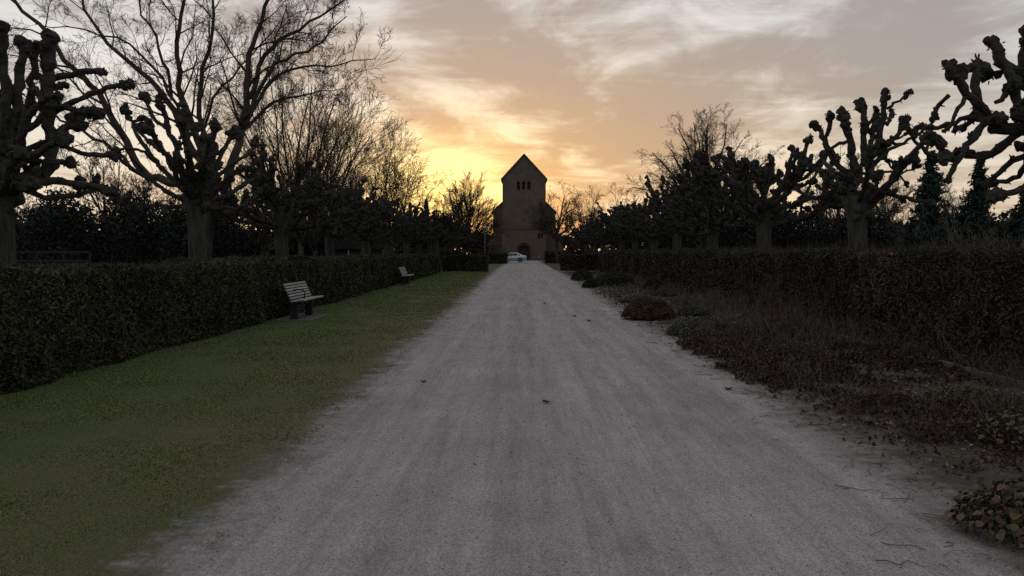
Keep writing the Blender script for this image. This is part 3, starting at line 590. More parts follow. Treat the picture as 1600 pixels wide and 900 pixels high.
def bare_tree(name, loc, h, crown, seed, P={}, tr=.22, fork=.3, nl=7, spread=.7, maxl=3, m=None, dome=False):
    global rng
    keep = rng; rng = np.random.RandomState(seed); Q = dict(DEF); Q.update(P); Q['acc'] = []; root = empty(name, loc)
    tb = MB(); zt = h * fork; tb.tube([(0, 0, -.05), (.02, 0, .35), (.03, .02, zt * .5), (.0, .03, zt), (.02, .0, zt + h * .12)], [tr * 1.35, tr, tr * .9, tr * .85, tr * .5], 10); tb.build('trunk', m or twigm, root, True)
    cb = MB()
    for i in range(nl):
        a = i * 2.4 + rng.rand() * .8; e = math.pi / 2 - spread * (.35 + .9 * rng.rand()) if i else 1.5
        d = np.array([math.cos(e) * math.cos(a), math.cos(e) * math.sin(a), math.sin(e)]); L = (h - zt) * (.75 + .25 * rng.rand()) * (1.0 if e > 1 else .85)
        if dome:
            e = .12 + 1.4 * ((i + rng.rand()) / nl); d = np.array([math.cos(e) * math.cos(a), math.cos(e) * math.sin(a), math.sin(e)])
            L = .93 / math.sqrt((math.cos(e) / crown) ** 2 + (math.sin(e) / (h - zt)) ** 2) * (.9 + .12 * rng.rand()); crown_ = 99
        else: crown_ = crown
        grow(cb, np.array([0, 0, zt * (.8 + .28 * rng.rand())]), d, min(L, crown_ * 1.6 / max(.3, math.cos(e))), tr * (.42 + .2 * rng.rand()), 0, maxl, Q)
    fine_twigs(cb, Q); cb.build('crown', m or twigm, root, True); rng = keep; return root
def traced_tree(loc, y0, guides, tr, fork_h, seed, P={}, maxl=3):
    global rng
    keep = rng; rng = np.random.RandomState(seed); Q = dict(DEF); Q.update(P); Q['acc'] = []; root = empty('bare_tree', loc); s = F / y0
    tb = MB(); tb.tube([(0, 0, -.05), (0, 0, .5), (.18, 0, fork_h * .6), (.42, 0, fork_h), (.47, 0, fork_h + .3)], [tr * 1.4, tr, tr * .95, tr * .92, tr * .45], 12); tb.build('trunk', twigm, root, True)
    cb = MB()
    for pts, r0, r1, d0, d1 in guides:
        pl = []
        for i, (px, py) in enumerate(pts):
            d = d0 + (d1 - d0) * i / (len(pts) - 1); k = (y0 + d) / y0; pl.append(((px - VX) / s * k - loc[0], d, EYE + (VY - py) / s * k))
        q = smooth_path(pl, len(pl) * 3); q[1:-1] += rng.normal(size=(len(q) - 2, 3)) * .05; rad = list(np.linspace(r0, r1, len(q)))
        cb.tube(list(q), rad, 7); L = float(np.sum(np.linalg.norm(np.diff(q, axis=0), axis=1)))
        sprout(cb, q, rad, L * .62, 0, maxl, Q, .2)
    fine_twigs(cb, Q); cb.build('crown', twigm, root, True); rng = keep; return root
big = [([(330, 300), (285, 290), (225, 275), (185, 205), (155, 140), (100, 95), (75, 45), (15, -5), (-60, -50)], .17, .03, 0, -1.0), ([(335, 290), (300, 235), (270, 155), (230, 125), (170, 65), (130, 5), (105, -60)], .15, .02, 0, 1.5),
 ([(335, 280), (310, 220), (282, 150), (276, 60), (300, 0), (320, -80)], .15, .03, 0, .6), ([(340, 280), (305, 170), (330, 85), (345, 0), (330, -80)], .12, .02, 0, -1.6), ([(345, 300), (375, 215), (393, 155), (385, 95), (412, 50), (425, 0), (450, -80)], .17, .03, 0, -.5),
 ([(393, 155), (420, 75), (445, 60), (500, 35), (560, -10)], .10, .02, -.3, 1.2), ([(385, 185), (415, 130), (430, 95), (490, 85), (545, 30)], .09, .015, -.3, -1.6), ([(380, 200), (430, 120), (470, 108), (525, 100), (590, 95)], .08, .012, -.2, .6), ([(372, 220), (420, 160), (480, 150), (540, 140)], .08, .012, -.2, 2.0),
 ([(345, 290), (300, 230), (350, 130), (400, 90), (440, 40)], .08, .015, .6, 2.4), ([(270, 155), (260, 80), (225, 20), (215, -50)], .07, .015, .5, 1.9), ([(225, 275), (170, 230), (110, 190), (60, 170), (10, 120)], .08, .015, 0, 1.4), ([(310, 220), (240, 100), (195, 60), (140, 50), (60, 40)], .07, .012, 0, -2.2)]
t = traced_tree((-11.5, 28, 0), 28, big, .22, 3.9, 61, dict(nc=[12, 7, 5, 4], rat=[.40, .52, .55, .55], wig=.19, ang=.7, rmin=.0056, thin=.40)); tag(t, 'tall spreading bare tree filling the upper left sky behind the pollards', 'tree')
t = bare_tree('bare_tree', (-14.2, 50, 0), 13.2, 4.2, 62, dict(nc=[8, 6, 5, 3], up=.07, wig=.10, ang=.5, rmin=.008, rat=[.5, .55, .55, .55], thin=.45), .2, .16, 13, .70); tag(t, 'upright many-stemmed bare tree right of the tall spreading tree', 'tree')
t = bare_tree('bare_tree', (-16.5, 62, 0), 12.5, 4.5, 63, dict(nc=[8, 6, 5, 3], up=.05, ang=.5, rmin=.009, rat=[.5, .55, .55, .55], thin=.45), .18, .16, 13, .85); tag(t, 'bushy bare tree with golden backlit twigs above the left pollard row', 'tree')
t = bare_tree('bare_tree', (-14.3, 73, 0), 12.6, 4.4, 74, dict(nc=[8, 6, 5, 3], up=.05, ang=.5, rmin=.010, rat=[.5, .55, .55, .55], thin=.45), .17, .18, 12, .85); tag(t, 'slender bare tree with fine twigs stepping down between the bushy and the lower bare tree', 'tree')
t = bare_tree('bare_tree', (-14.8, 95, 0), 12.0, 4, 64, dict(nc=[8, 6, 5, 3], up=.05, ang=.6, rmin=.011), .16, .2, 12, .8); tag(t, 'lower bare tree fading into the glow left of the round-crowned tree', 'tree')
t = bare_tree('bare_tree', (-8.2, 112, 0), 11.6, 5.4, 65, dict(nc=[10, 6, 4, 3], up=.0, wig=.07, ang=.42, rmin=.013, rat=[.42, .55, .6, .6], thin=.42), .26, .20, 34, 1.05, dome=True); tag(t, 'round-crowned bare tree standing just left of the church tower', 'tree')
t = bare_tree('bare_tree', (4.75, 108, 0), 9.8, 4.5, 66, dict(nc=[9, 7, 4, 3], up=-.01, ang=.75, rmin=.013), .3, .38, 13, 1.2); tag(t, 'bare tree in front of the right side of the church', 'tree')
t = bare_tree('bare_tree', (9.5, 118, 0), 10.8, 4.2, 67, dict(nc=[8, 6, 4, 3], up=.03, ang=.6, rmin=.012, rat=[.42, .5, .5, .5], thin=.45), .2, .3, 13, 1.0); tag(t, 'pale twiggy bare tree just right of the church', 'tree')
t = bare_tree('bare_tree', (14.5, 115, 0), 11.0, 4.2, 68, dict(nc=[8, 6, 4, 3], up=.03, ang=.6, rmin=.012, rat=[.42, .5, .5, .5], thin=.45), .2, .3, 13, .9); tag(t, 'pale bare tree between the church and the ivy-clad tree', 'tree')
ivy = bare_tree('bare_tree', (13.8, 60, 0), 12.3, 6.6, 69, dict(nc=[8, 7, 5, 3], up=.0, ang=.6, wig=.10, rmin=.0075, rat=[.34, .5, .52, .52], thin=.34), .22, .40, 26, 1.0, dome=True)
tag(ivy, 'tall fan-shaped bare tree with ivy on its trunk above the right pollards', 'tree')
def cloud_pts(lumps, n, shell=.45):
    w = np.array([l[3] ** 2 for l in lumps]); idx = rng.choice(len(lumps), n, p=w / w.sum()); C = np.array([l[:3] for l in lumps])[idx]; r = np.array([l[3] for l in lumps])[idx]
    d = unit(rng.normal(size=(n, 3))); return C + d * (r * (1 - shell * rng.rand(n) ** 1.5))[:, None]
mb = MB(); lum = [(.25 * math.sin(z * 2), .2 * math.cos(z * 3), z, .75 - .03 * z + .25 * rng.rand()) for z in np.linspace(3.5, 8.8, 14)] + [(-1.6, .1, 6.2, .8), (-1.1, .3, 5.2, 1.0), (.9, 0, 7.6, .6), (1.0, -.2, 8.6, .45)]
leaves(mb, cloud_pts(lum, 9000, .7), .11 + .08 * rng.rand(9000), 1.3); tag(mb.build('ivy', everm, ivy), kind='stuff')
# bare trees of the wood behind
wl = [bare_tree('bare_tree', (0, 0, 0), 9.5, 3.6, 70 + i, dict(nc=[7, 5, 4, 3], up=.05, ang=.6, rmin=.016), .18, .25, 9, .8) for i in range(3)]
ws = [(-34, 62), (-29, 74), (-23, 66), (-40, 80), (-46, 70), (-25, 90), (-30, 100), (-20, 76), (-52, 88), (18, 84), (24, 92), (21, 70), (29, 72), (35, 84), (40, 74), (46, 88), (30, 104), (20, 112), (-24, 118), (-19, 130), (27, 58), (34, 62), (41, 60), (48, 66)]
for i, (x, y) in enumerate(ws):
    loc = (x + rng.rand(), y + rng.rand() * 2, 0); rz = rng.rand() * 6.28; sc = .75 + .4 * rng.rand()
    if x > 15 and y < 70: sc *= .75
    if i < 3: o = wl[i]; o.location = loc; o.rotation_euler.z = rz; o.scale = (sc,) * 3
    else: o = copy_tree(wl[i % 3], loc, rz, sc)
    sd = 'left' if x < 0 else 'right'
    tag(o, f'bare tree in the dark wood beyond the {sd} row of pollards', 'tree', f'bare trees of the wood on the {sd}')

# ------------------------------------------------------------------ evergreens
def shrub(name, loc, w, h, n, m, size, seed, label, cat, group=None):
    global rng
    keep = rng; rng = np.random.RandomState(seed); root = empty(name, loc); st = MB()
    for i in range(5):
        a = rng.rand() * 6.28; st.tube([(0, 0, -.02), (.15 * w * math.cos(a), .15 * w * math.sin(a), h * .35), (.25 * w * math.cos(a), .25 * w * math.sin(a), h * .7)], [.03 * h ** .7, .02 * h ** .7, .008 * h ** .7], 5)
    st.build('stem', twigm, root, True); lum = []
    for i in range(26):
        z = h * (.08 + .8 * rng.rand()); k = math.sqrt(max(.05, 1 - ((z / h - .35) / .72) ** 2)); a = rng.rand() * 6.28; rr = w * .5 * k * rng.rand() ** .5 * .8
        lum.append((rr * math.cos(a), rr * math.sin(a), z, (.16 + .14 * rng.rand()) * min(w, h)))
    P = cloud_pts(lum, n, .6); P = P[P[:, 2] > .01]; mb = MB(); leaves(mb, P, size * (.6 + .8 * rng.rand(len(P))), 1.4); tag(mb.build('foliage', m, root), kind='stuff'); rng = keep; return tag(root, label, cat, group)
def conifer(loc, h, w, seed, label, n=9000):
    global rng
    keep = rng; rng = np.random.RandomState(seed); root = empty('conifer', loc); tb = MB(); tb.tube([(0, 0, -.05), (0, 0, h * .5), (0, 0, h * .97)], [.14, .08, .015], 8); tb.build('trunk', bark, root, True)
    br = MB(); fo = MB(); P = []; nb = 150
    for i in range(nb):
        f = (i + rng.rand()) / nb; z = h * (.04 + .95 * f); a = rng.rand() * 6.28; L = w * .5 * (1 - f) ** .8 * (.7 + .45 * rng.rand()) + .06
        e = np.array([math.cos(a) * L, math.sin(a) * L, z - L * .12 + .25 * f * L]); b = np.array([0, 0, z]); m_ = (b + e) / 2 + (0, 0, -.04 * L); br.tube([b, m_, e], [.02, .014, .005], 4)
        k = int(n / nb * (.25 + 1.5 * (1 - f))); t_ = rng.rand(k) ** .7; P.append(b + (e - b) * t_[:, None] + rng.normal(size=(k, 3)) * (.05 + .09 * L) * np.array([1, 1, .7]))
    br.build('branch', bark, root, True); P = np.concatenate(P); P = P[P[:, 2] > .02]; leaves(fo, P, .06 + .06 * rng.rand(len(P)), 3.2, -.2); tag(fo.build('needles', conm, root), kind='stuff'); rng = keep; return tag(root, label, 'tree')
conifer((20.7, 40, 0), 6.7, 2.9, 81, 'dark conifer right of the clubbed pollard, left of two'); conifer((23.1, 40, 0), 6.3, 2.7, 82, 'dark conifer between the second pollard and the right edge')
conifer((25.6, 40, 0), 5.2, 2.8, 83, 'dark conifer cut off by the right edge of the view'); conifer((-10.3, 84, 0), 7.2, 1.5, 84, 'narrow pointed conifer rising from the far left pollards', 9000)
for i, (x, y, w, h) in enumerate([(-41, 58, 7, 6.0), (-35, 56, 6.5, 5.6), (-29.5, 60, 6, 6.3), (-24, 58, 5.5, 5.4), (-44, 72, 8, 7), (-33, 76, 8, 6.8), (-19.5, 70, 5, 4.4), (-36.5, 66, 7, 5.6), (-26, 68, 6, 5.4)]):
    shrub('evergreen_shrub', (x, y, 0), w, h, 6000, everm, .18, 200 + i, 'tall dark evergreen shrub in the gloom behind the left pollards', 'shrub', 'evergreens behind the left pollards')
for i, (x, y, w, h) in enumerate([(15.5, 58, 5, 4.6), (19.5, 62, 6, 5.2), (24.5, 58, 6, 4.6), (29.5, 52, 5.5, 4.0), (33.5, 55, 6, 4.2), (14.5, 74, 5.5, 5.2), (12.5, 88, 5, 5.0), (38, 60, 7, 4.6), (26, 70, 7, 5)]):
    shrub('evergreen_shrub', (x, y, 0), w, h, 6000, everm, .18, 220 + i, 'dark evergreen shrub in the gloom behind the right pollards', 'shrub', 'evergreens behind the right pollards')
for i, (x, y, w, h) in enumerate([(-10.5, 100, 4.5, 4.6), (-6.6, 118, 3.2, 4.2), (-13.5, 106, 4, 4.8), (-16.5, 116, 4.5, 4.0)]):
    shrub('evergreen_shrub', (x, y, 0), w, h, 5000, everm, .2, 240 + i, 'dark bush beneath the round-crowned tree left of the church', 'shrub', 'bushes left of the church')
# far wood that reads as one mass
n = 45000; x = rng.rand(n) * 420 - 210; y = 165 + rng.rand(n) * 30
top = 5.2 + 1.6 * vnoise(x, 91, .12) + 1.2 * vnoise(x, 92, .45) - 3.0 * np.exp(-((x + 23.5) / 3.2) ** 2); z = top * (1 - rng.rand(n) ** 1.6) * (1 + .12 * rng.rand(n))
mb = MB(); leaves(mb, np.stack([x, y, z], 1), .34 + .45 * rng.rand(n), 2.2); tag(mb.build('far_woodland', woodm), 'dark far-off wood closing the horizon', 'woodland', kind='stuff')
for sd, xa, xb in (('left', -95, -19), ('right', 17, 95)):
    n = 15000; x = xa + (xb - xa) * rng.rand(n); y = 92 + rng.rand(n) * 16; top = 4.0 + 1.2 * vnoise(x, 93, .2) + .8 * vnoise(x, 94, .6); z = top * (1 - rng.rand(n) ** 1.4)
    mb = MB(); leaves(mb, np.stack([x, y, z], 1), .26 + .36 * rng.rand(n), 2.2); tag(mb.build('undergrowth', woodm), f'tangled brown undergrowth of the wood on the {sd}', 'undergrowth', kind='stuff')

# ------------------------------------------------------------------ church
ch = empty('church', (.33, 140, 0)); tag(ch, 'brick church with a tall saddleback tower facing down the path', 'church')
def arch_poly(x, z0, w, h, n=7):
    r = w / 2; return [(x - r, z0), (x + r, z0)] + [(x + r * math.cos(a), z0 + h - r + r * math.sin(a)) for a in np.linspace(0, math.pi, n)]
def cut(o, cutters):
    tmp = []
    for c in cutters:
        m = o.modifiers.new('b', 'BOOLEAN'); m.operation = 'DIFFERENCE'; m.object = c; m.solver = 'EXACT'; tmp.append(c)
    bpy.context.view_layer.update(); dg = bpy.context.evaluated_depsgraph_get(); me = bpy.data.meshes.new_from_object(o.evaluated_get(dg)); o.modifiers.clear(); o.data = me
    for c in tmp: bpy.data.objects.remove(c)
def cutter(poly, y0, y1):
    mb = MB(); mb.prism(poly, y0, y1); o = mb.build('cut', None); o.location = ch.location; return o
HW = 3.9; EV, AP = 14.75, 19.15
mb = MB(); mb.prism([(-HW, -.05), (HW, -.05), (HW, EV), (0, AP - .25), (-HW, EV)], 1.2, 8.5); tw_ = mb.build('tower', brickm, ch)
wins = [(-1.02, 12.75, .58, 1.5), (-.08, 12.75, .58, 1.5), (.86, 12.75, .58, 1.5)]
cut(tw_, [cutter(arch_poly(*w), .6, 1.75) for w in wins])
for w in wins:
    mb = MB(); mb.prism(arch_poly(w[0], w[1] + .02, w[2] - .03, w[3] - .04), 1.68, 1.74); wd = mb.build('window', holem, ch)
    for k in range(6):
        mb = MB(); mb.box((w[0], 1.6, w[1] + .15 + k * .19), (w[2] - .06, .12, .03), [(1, 0, 0), (0, .8, -.6), (0, .6, .8)]); mb.build('louvre', holem, wd)
for sgn in (-1, 1):
    d = np.array([sgn * (HW + .25), AP - EV + .25]); L = np.linalg.norm(d); mb = MB(); t_ = .18
    nx_, nz_ = sgn * (AP - EV) / L, (HW + .25) / L
    mb.prism([(0, AP - .2), (sgn * (HW + .28), EV - .33), (sgn * (HW + .28), EV - .33 + .26), (0, AP + .06)] if sgn < 0 else [(0, AP - .2), (0, AP + .06), (sgn * (HW + .28), EV - .33 + .26), (sgn * (HW + .28), EV - .33)], .95, 8.7); mb.build('roof', rooft, ch)
NW = 5.65; mb = MB(); mb.prism([(-NW, -.05), (NW, -.05), (NW, 8.8), (0, 14.2), (-NW, 8.8)], 3.0, 34); mb.build('nave', brickm, ch)
for sgn in (-1, 1):
    mb = MB(); pl = [(0, 14.22), (sgn * (NW + .25), 8.58), (sgn * (NW + .25), 8.85), (0, 14.5)]; mb.prism(pl if sgn < 0 else pl[::-1], 2.8, 34.2); mb.build('nave_roof', rooft, ch)
    mb = MB(); pl = [(sgn * (NW + .003), -.05), (sgn * 7.3, -.05), (sgn * 7.3, 2.5), (sgn * (NW + .003), 5.0)]; mb.prism(pl if sgn > 0 else pl[::-1], 3.6, 32); mb.build('aisle', brickm, ch)
    mb = MB(); pl = [(sgn * (NW + .003), 5.02), (sgn * 7.6, 2.35), (sgn * 7.6, 2.52), (sgn * (NW + .003), 5.22)]; mb.prism(pl if sgn < 0 else pl[::-1], 3.4, 32.2); mb.build('aisle_roof', rooft, ch)
mb = MB(); mb.box((0, .6, 2.75), (HW * 2 + .1, 1.196, 5.6)); pb = mb.build('porch', brickm, ch)
sm_w = [(-2.75, 4.0, .45, .9), (2.65, 4.0, .4, .9), (3.15, 4.0, .4, .9)]
cut(pb, [cutter(arch_poly(-.0, -.2, 2.7, 3.3, 11), -.4, .35), cutter(arch_poly(0, -.2, 2.0, 2.95, 11), .2, .9)] + [cutter(arch_poly(*w), -.4, .3) for w in sm_w])
mb = MB(); mb.box((0, .6, 5.62), (HW * 2 + .3, 1.35, .14)); mb.build('coping', rooft, ch)
mb = MB(); mb.prism(arch_poly(0, 0.0, 1.98, 2.74, 11), .80, .88); dr = mb.build('door', doorm, ch)
for sgn in (-1, 1):
    mb = MB(); mb.box((sgn * .1, .77, 1.05), (.03, .05, .18)); mb.build('handle', greym, dr)
for w in sm_w: mb = MB(); mb.prism(arch_poly(w[0], w[1] + .01, w[2] - .02, w[3] - .02), .22, .28); mb.build('window', glassm, ch)
for i in range(17):                                   # brick voussoirs round the portal
    a = math.pi * (i + .5) / 17; c, s_ = math.cos(a), math.sin(a); mb = MB(); mb.box((1.53 * c, -.02, 1.8 + 1.53 * s_), (.34, .10, .27), [(c, 0, -s_), (0, 1, 0), (s_, 0, c)]); mb.build('voussoir', brickred, ch)
mb = MB(); mb.box((0, -.6, .06), (3.4, 1.2, .14)); mb.build('step', slabm, ch)

# ------------------------------------------------------------------ low shed behind the left pollards
shedm = mat('shed_brick', [(0.3, (0.055, 0.035, 0.03)), (0.7, (0.085, 0.055, 0.045))], 2, 6, 0.95, 0.3, 9)
sh = empty('shed', (-18.0, 75, 0)); tag(sh, 'low brick outbuilding with a grey roof between the left pollards', 'building')
mb = MB(); mb.box((0, 2, .9), (9, 4, 1.9)); mb.build('wall', shedm, sh)
for i, (y0_, y1_, z0_, z1_) in enumerate(((-.3, 2, 1.8, 3.9), (4.3, 2, 1.8, 3.9))):
    mb = MB(); dirn = 1 if i == 0 else -1; mb.raw([(-4.8, y0_, z0_), (4.8, y0_, z0_), (4.8, y1_, z1_), (-4.8, y1_, z1_), (-4.8, y0_, z0_ + .12), (4.8, y0_, z0_ + .12), (4.8, y1_, z1_ + .12), (-4.8, y1_, z1_ + .12)], [(0, 3, 2, 1), (4, 5, 6, 7), (0, 1, 5, 4), (1, 2, 6, 5), (2, 3, 7, 6), (3, 0, 4, 7)]); mb.build('roof', roofg, sh)
for x_ in (-4.4, 4.4): mb = MB(); mb.prism([(x_ - .1, 1.8), (x_ + .1, 1.8), (x_ + .1, 3.2), (x_ - .1, 3.2)], 1.0, 3.0); mb.build('gable', shedm, sh)
mb = MB(); mb.tube([(1.3, -.08, 0), (1.3, -.08, 1.0), (1.3, -.08, 1.95)], [.05] * 3, 8); mb.build('downpipe', whitem, sh, True)

# ------------------------------------------------------------------ rail fence at the left
fc = empty('fence', (-26, 42, 0)); tag(fc, 'low weathered rail fence in the shade behind the left pollards', 'fence')
for i in range(5): mb = MB(); mb.box((-3.2 + i * 1.45, 0, .78), (.10, .10, 1.66)); mb.build('post', fencem, fc)
for i in range(2):
    for z in (1.10, 1.58): mb = MB(); mb.box((-1.75 + i * 2.9 , -.075, z), (2.88, .045, .12)); mb.build('rail', fencem, fc)

# ------------------------------------------------------------------ lamp post
lp = empty('lamp_post', (-5.0, 104.6, 0)); tag(lp, 'slim lamp post with a small white lantern left of the church', 'lamp post')
mb = MB(); mb.tube([(0, 0, -.02), (0, 0, 1.0), (0, 0, 1.01), (0, 0, 4.75)], [.09, .085, .055, .045], 10); mb.build('pole', greym, lp, True)
mb = MB(); mb.tube([(0, 0, 4.7), (0, 0, 4.78), (0, 0, 5.02), (0, 0, 5.06)], [.08, .16, .2, .1], 12); mb.build('lantern', whitem, lp, True)
mb = MB(); mb.tube([(0, 0, 5.05), (0, 0, 5.12), (0, 0, 5.16)], [.24, .16, .03], 12); mb.build('cap', greym, lp, True)
# small signpost right of the church door
sg_ = empty('sign', (2.65, 122, 0)); tag(sg_, 'small white notice on a post right of the church door', 'sign'); mb = MB(); mb.box((0, 0, .45), (.07, .07, .94)); mb.build('post', fencem, sg_); mb = MB(); mb.box((0, -.05, .84), (.22, .025, .30)); mb.build('board', slatm, sg_)

# ------------------------------------------------------------------ car, nose hidden behind the hedge on the left
def build_car(loc):
    root = empty('parked_car', loc); tag(root, 'silver saloon car parked across the path in front of the church', 'car')
    # stations from nose (-X) to tail: x, half width, underside, sill, belt, top, half width of the top
    st = [(-2.28, .55, .34, .42, .58, .62, .45), (-2.20, .74, .26, .40, .66, .70, .60), (-1.9, .86, .20, .42, .74, .79, .70), (-1.35, .90, .19, .44, .84, .90, .74), (-.95, .91, .19, .45, .88, .95, .74), (-.55, .91, .19, .45, .90, 1.20, .68), (-.15, .91, .19, .45, .91, 1.40, .62),
          (.25, .91, .19, .45, .92, 1.455, .60), (.75, .91, .19, .45, .93, 1.44, .60), (1.15, .90, .19, .45, .94, 1.33, .60), (1.55, .89, .20, .46, .95, 1.14, .62), (1.85, .87, .22, .48, .96, 1.03, .68), (2.15, .82, .28, .50, .93, .99, .66), (2.27, .68, .36, .52, .86, .90, .55)]
    sec = []
    for x, w, zb, zs, zt, zr, wt in st:
        sec.append([(x, -wt * .0, zr + .02), (x, -wt * .7, zr), (x, -wt, zr - .03), (x, -w * .985, zt), (x, -w, (zt + zs) / 2), (x, -w * .99, zs), (x, -w * .93, zb), (x, 0, zb)])
    V = []; n = 8
    for s_ in sec: V += s_
    Q = []
    for i in range(len(st) - 1):
        for j in range(n - 1): a = i * n + j; Q.append((a, a + 1, a + n + 1, a + n))
    V2 = [(x, -y, z) for x, y, z in V]; o = len(V)
    Q += [tuple(o + k for k in q[::-1]) for q in Q[:]]
    T = []
    for e, fl in ((0, False), ((len(st) - 1) * n, True)):
        for oo in (0, o):
            for j in range(1, n - 1): f = (e + oo, e + oo + j, e + oo + j + 1); T.append(f if (fl ^ (oo > 0)) else f[::-1])
    mb = MB(); mb.raw(V + V2, Q, T); body = mb.build('body', carp, root, True)
    def lerp(i, f, j, g):
        s0, s1 = sec[i], sec[i + 1]; p = [np.array(s0[j]) * (1 - f) + np.array(s1[j]) * f, np.array(s0[j + 1]) * (1 - f) + np.array(s1[j + 1]) * f]; return p[0] * (1 - g) + p[1] * g
    for sd in (1, -1):
        for a, b in ((5.15, 7.0), (7.06, 8.5), (8.56, 9.55)):    # side panes on the strip between roof edge and belt line
            mb = MB(); v = []; xs = np.linspace(a, b, 5)
            for x in xs: i = min(int(x), 12); v.append(lerp(i, x - i, 2, .12)); v.append(lerp(i, x - i, 2, .93))
            v = np.array(v); v[:, 1] -= .006; v[:, 2] += .002; v[:, 1] *= sd; mb.raw(v, [(2 * k, 2 * k + 1, 2 * k + 3, 2 * k + 2) for k in range(4)]); mb.build('side_window', glassm, root)
        for xw in (-1.42, 1.30):
            mb = MB(); a = np.linspace(0, 2 * np.pi, 25)[:-1]; V = []; prof = [(.20, -.09), (.29, -.105), (.325, -.08), (.325, .08), (.29, .105), (.20, .09)]
            for rr, yy in prof: V += [(rr * math.cos(t_), yy, rr * math.sin(t_)) for t_ in a]
            q = [(i * 24 + j, i * 24 + (j + 1) % 24, ((i + 1) % 6) * 24 + (j + 1) % 24, ((i + 1) % 6) * 24 + j) for i in range(6) for j in range(24)]
            wv = empty('wheel', (0, 0, 0)); bpy.data.objects.remove(wv); mb.raw(np.array(V) + (xw, sd * .83, .325), q); ty = mb.build('wheel', tyrem, root, True)
            mb = MB(); yy = sd * .915
            for k in range(6):
                t_ = k * math.pi / 3; mb.box((xw + .1 * math.cos(t_), yy, .325 + .1 * math.sin(t_)), (.20, .02, .05), [(math.cos(t_), 0, -math.sin(t_)), (0, 1, 0), (math.sin(t_), 0, math.cos(t_))])
            mb.tube([(xw, yy - sd * .06, .325), (xw, yy - sd * .02, .325)], [.205, .205], 20); mb.build('rim', rimm, ty)
            mb = MB(); V = []
            for rr in (.335, .40): V += [(xw + rr * math.cos(t_), sd * .912, .325 + rr * math.sin(t_)) for t_ in np.linspace(-.15, math.pi + .15, 15)]
            mb.raw(V, [(j, j + 1, 16 + j, 15 + j) for j in range(14)]); mb.build('wheel_arch', tyrem, root)
        mb = MB(); mb.box((2.2, sd * .66, .80), (.14, .26, .13)); mb.build('tail_light', redm, root)
        mb = MB(); mb.box((-2.18, sd * .60, .62), (.14, .24, .11)); mb.build('headlight', whitem, root)
        mb = MB(); mb.blob((-.62, sd * .99, .96), .09, (.8, 1, .75)); mb.build('mirror', carp, root, True)
        for xh in (.05, .95): mb = MB(); mb.box((xh, sd * .915, .80), (.17, .03, .03)); mb.build('door_handle', carp, root)
    for (a, b, nm) in ((4.1, 5.95, 'windscreen'), (9.1, 10.9, 'rear_window')):
        mb = MB(); v = []; xs = np.linspace(a, b, 5)
        for x in xs:
            i = min(int(x), 12); p = lerp(i, x - i, 1, .55); v.append(p + (0, 0, .012)); c_ = lerp(i, x - i, 0, 0); v.append(c_ + (0, 0, .010)); v.append((p[0], -p[1], p[2] + .012))
        mb.raw(v, [q for k in range(4) for q in ((3 * k, 3 * k + 1, 3 * k + 4, 3 * k + 3), (3 * k + 1, 3 * k + 2, 3 * k + 5, 3 * k + 4))]); mb.build(nm, glassm, root)
    mb = MB(); mb.box((2.295, 0, .62), (.02, .5, .11)); mb.build('number_plate', whitem, root)
    return root
build_car((-1.62, 118, .004))

# ------------------------------------------------------------------ benches
def bench(loc, label):
    root = empty('park_bench', loc); tag(root, label, 'bench', 'slatted benches on the lawn')
    th = R(24); Lb = 1.72; rb = [(math.cos(th), 0, -math.sin(th)), (0, 1, 0), (math.sin(th), 0, math.cos(th))]
    for i in range(6):                                # back slats lean away from the path (-X)
        z = .50 + .062 * i; x = -.10 - .062 * i * math.tan(th); mb = MB(); mb.box((x, 0, z + .012), (.026, Lb, .043), rb); mb.build('back_slat', slatm, root)
    for i in range(4): mb = MB(); mb.box((-.055 + i * .082, 0, .45 + .008 * i), (.064, Lb, .034)); mb.build('seat_slat', slatm, root)
    for y_ in (-.62, .62):
        mb = MB(); mb.box((-.08, y_, .20), (.17, .11, .42)); mb.build('leg', postm, root)
        mb = MB(); mb.box((.06, y_, .421), (.34, .06, .024)); mb.build('seat_bracket', postm, root)
        mb = MB(); mb.box((-.195, y_, .62), (.02, .05, .44), rb); mb.build('back_bracket', postm, root)
    mb = MB(); mb.tube([(-.18, -.35, .68), (-.06, -.35, .695), (.05, -.35, .685), (.09, -.35, .65), (.08, -.35, .48)], [.014] * 5, 8); mb.build('armrest', postm, root, True)
    mb = MB(); mb.box((-.06, 0, .0), (.86, 1.9, .056)); mb.build('footing_slab', slabm, root)
    return root
bench((-5.13, 18.35, .028), 'near slatted wooden bench on a concrete slab against the left hedge'); bench((-5.42, 36.6, .028), 'far slatted wooden bench against the left hedge')

# ------------------------------------------------------------------ things in the bed
ed = empty('stone_edging', (5.72, 10, 0)); tag(ed, 'low concrete edging along the foot of the right hedge', 'edging')
base = None
for i in range(9):
    if base is None: mb = MB(); mb.box((0, 0, .035), (.08, .97, .15)); base = mb.build('edging_stone', slabm, ed); o = base
    else: o = base.copy(); COL.objects.link(o)
    o.location = (.02 * (rng.rand() - .5), -3.6 + i, .012 * (rng.rand() - .5)); o.rotation_euler = (R(1.5 * (rng.rand() - .5)), R(5 * (rng.rand() - .5)), R(1.2 * (rng.rand() - .5)))
n = 42000; y = 3.2 * (60 / 3.2) ** rng.rand(n); e = ER(y); x = e - .12 + rng.rand(n) * (6.3 - e)
d = np.clip((x - e) / .5, 0, 1) * (.55 + .6 * vnoise2(x, y, 41, .9)) + .35 * np.clip((x - 5.2), 0, 1); keep = rng.rand(n) < d + .03; x, y = x[keep], y[keep]; n = len(x)
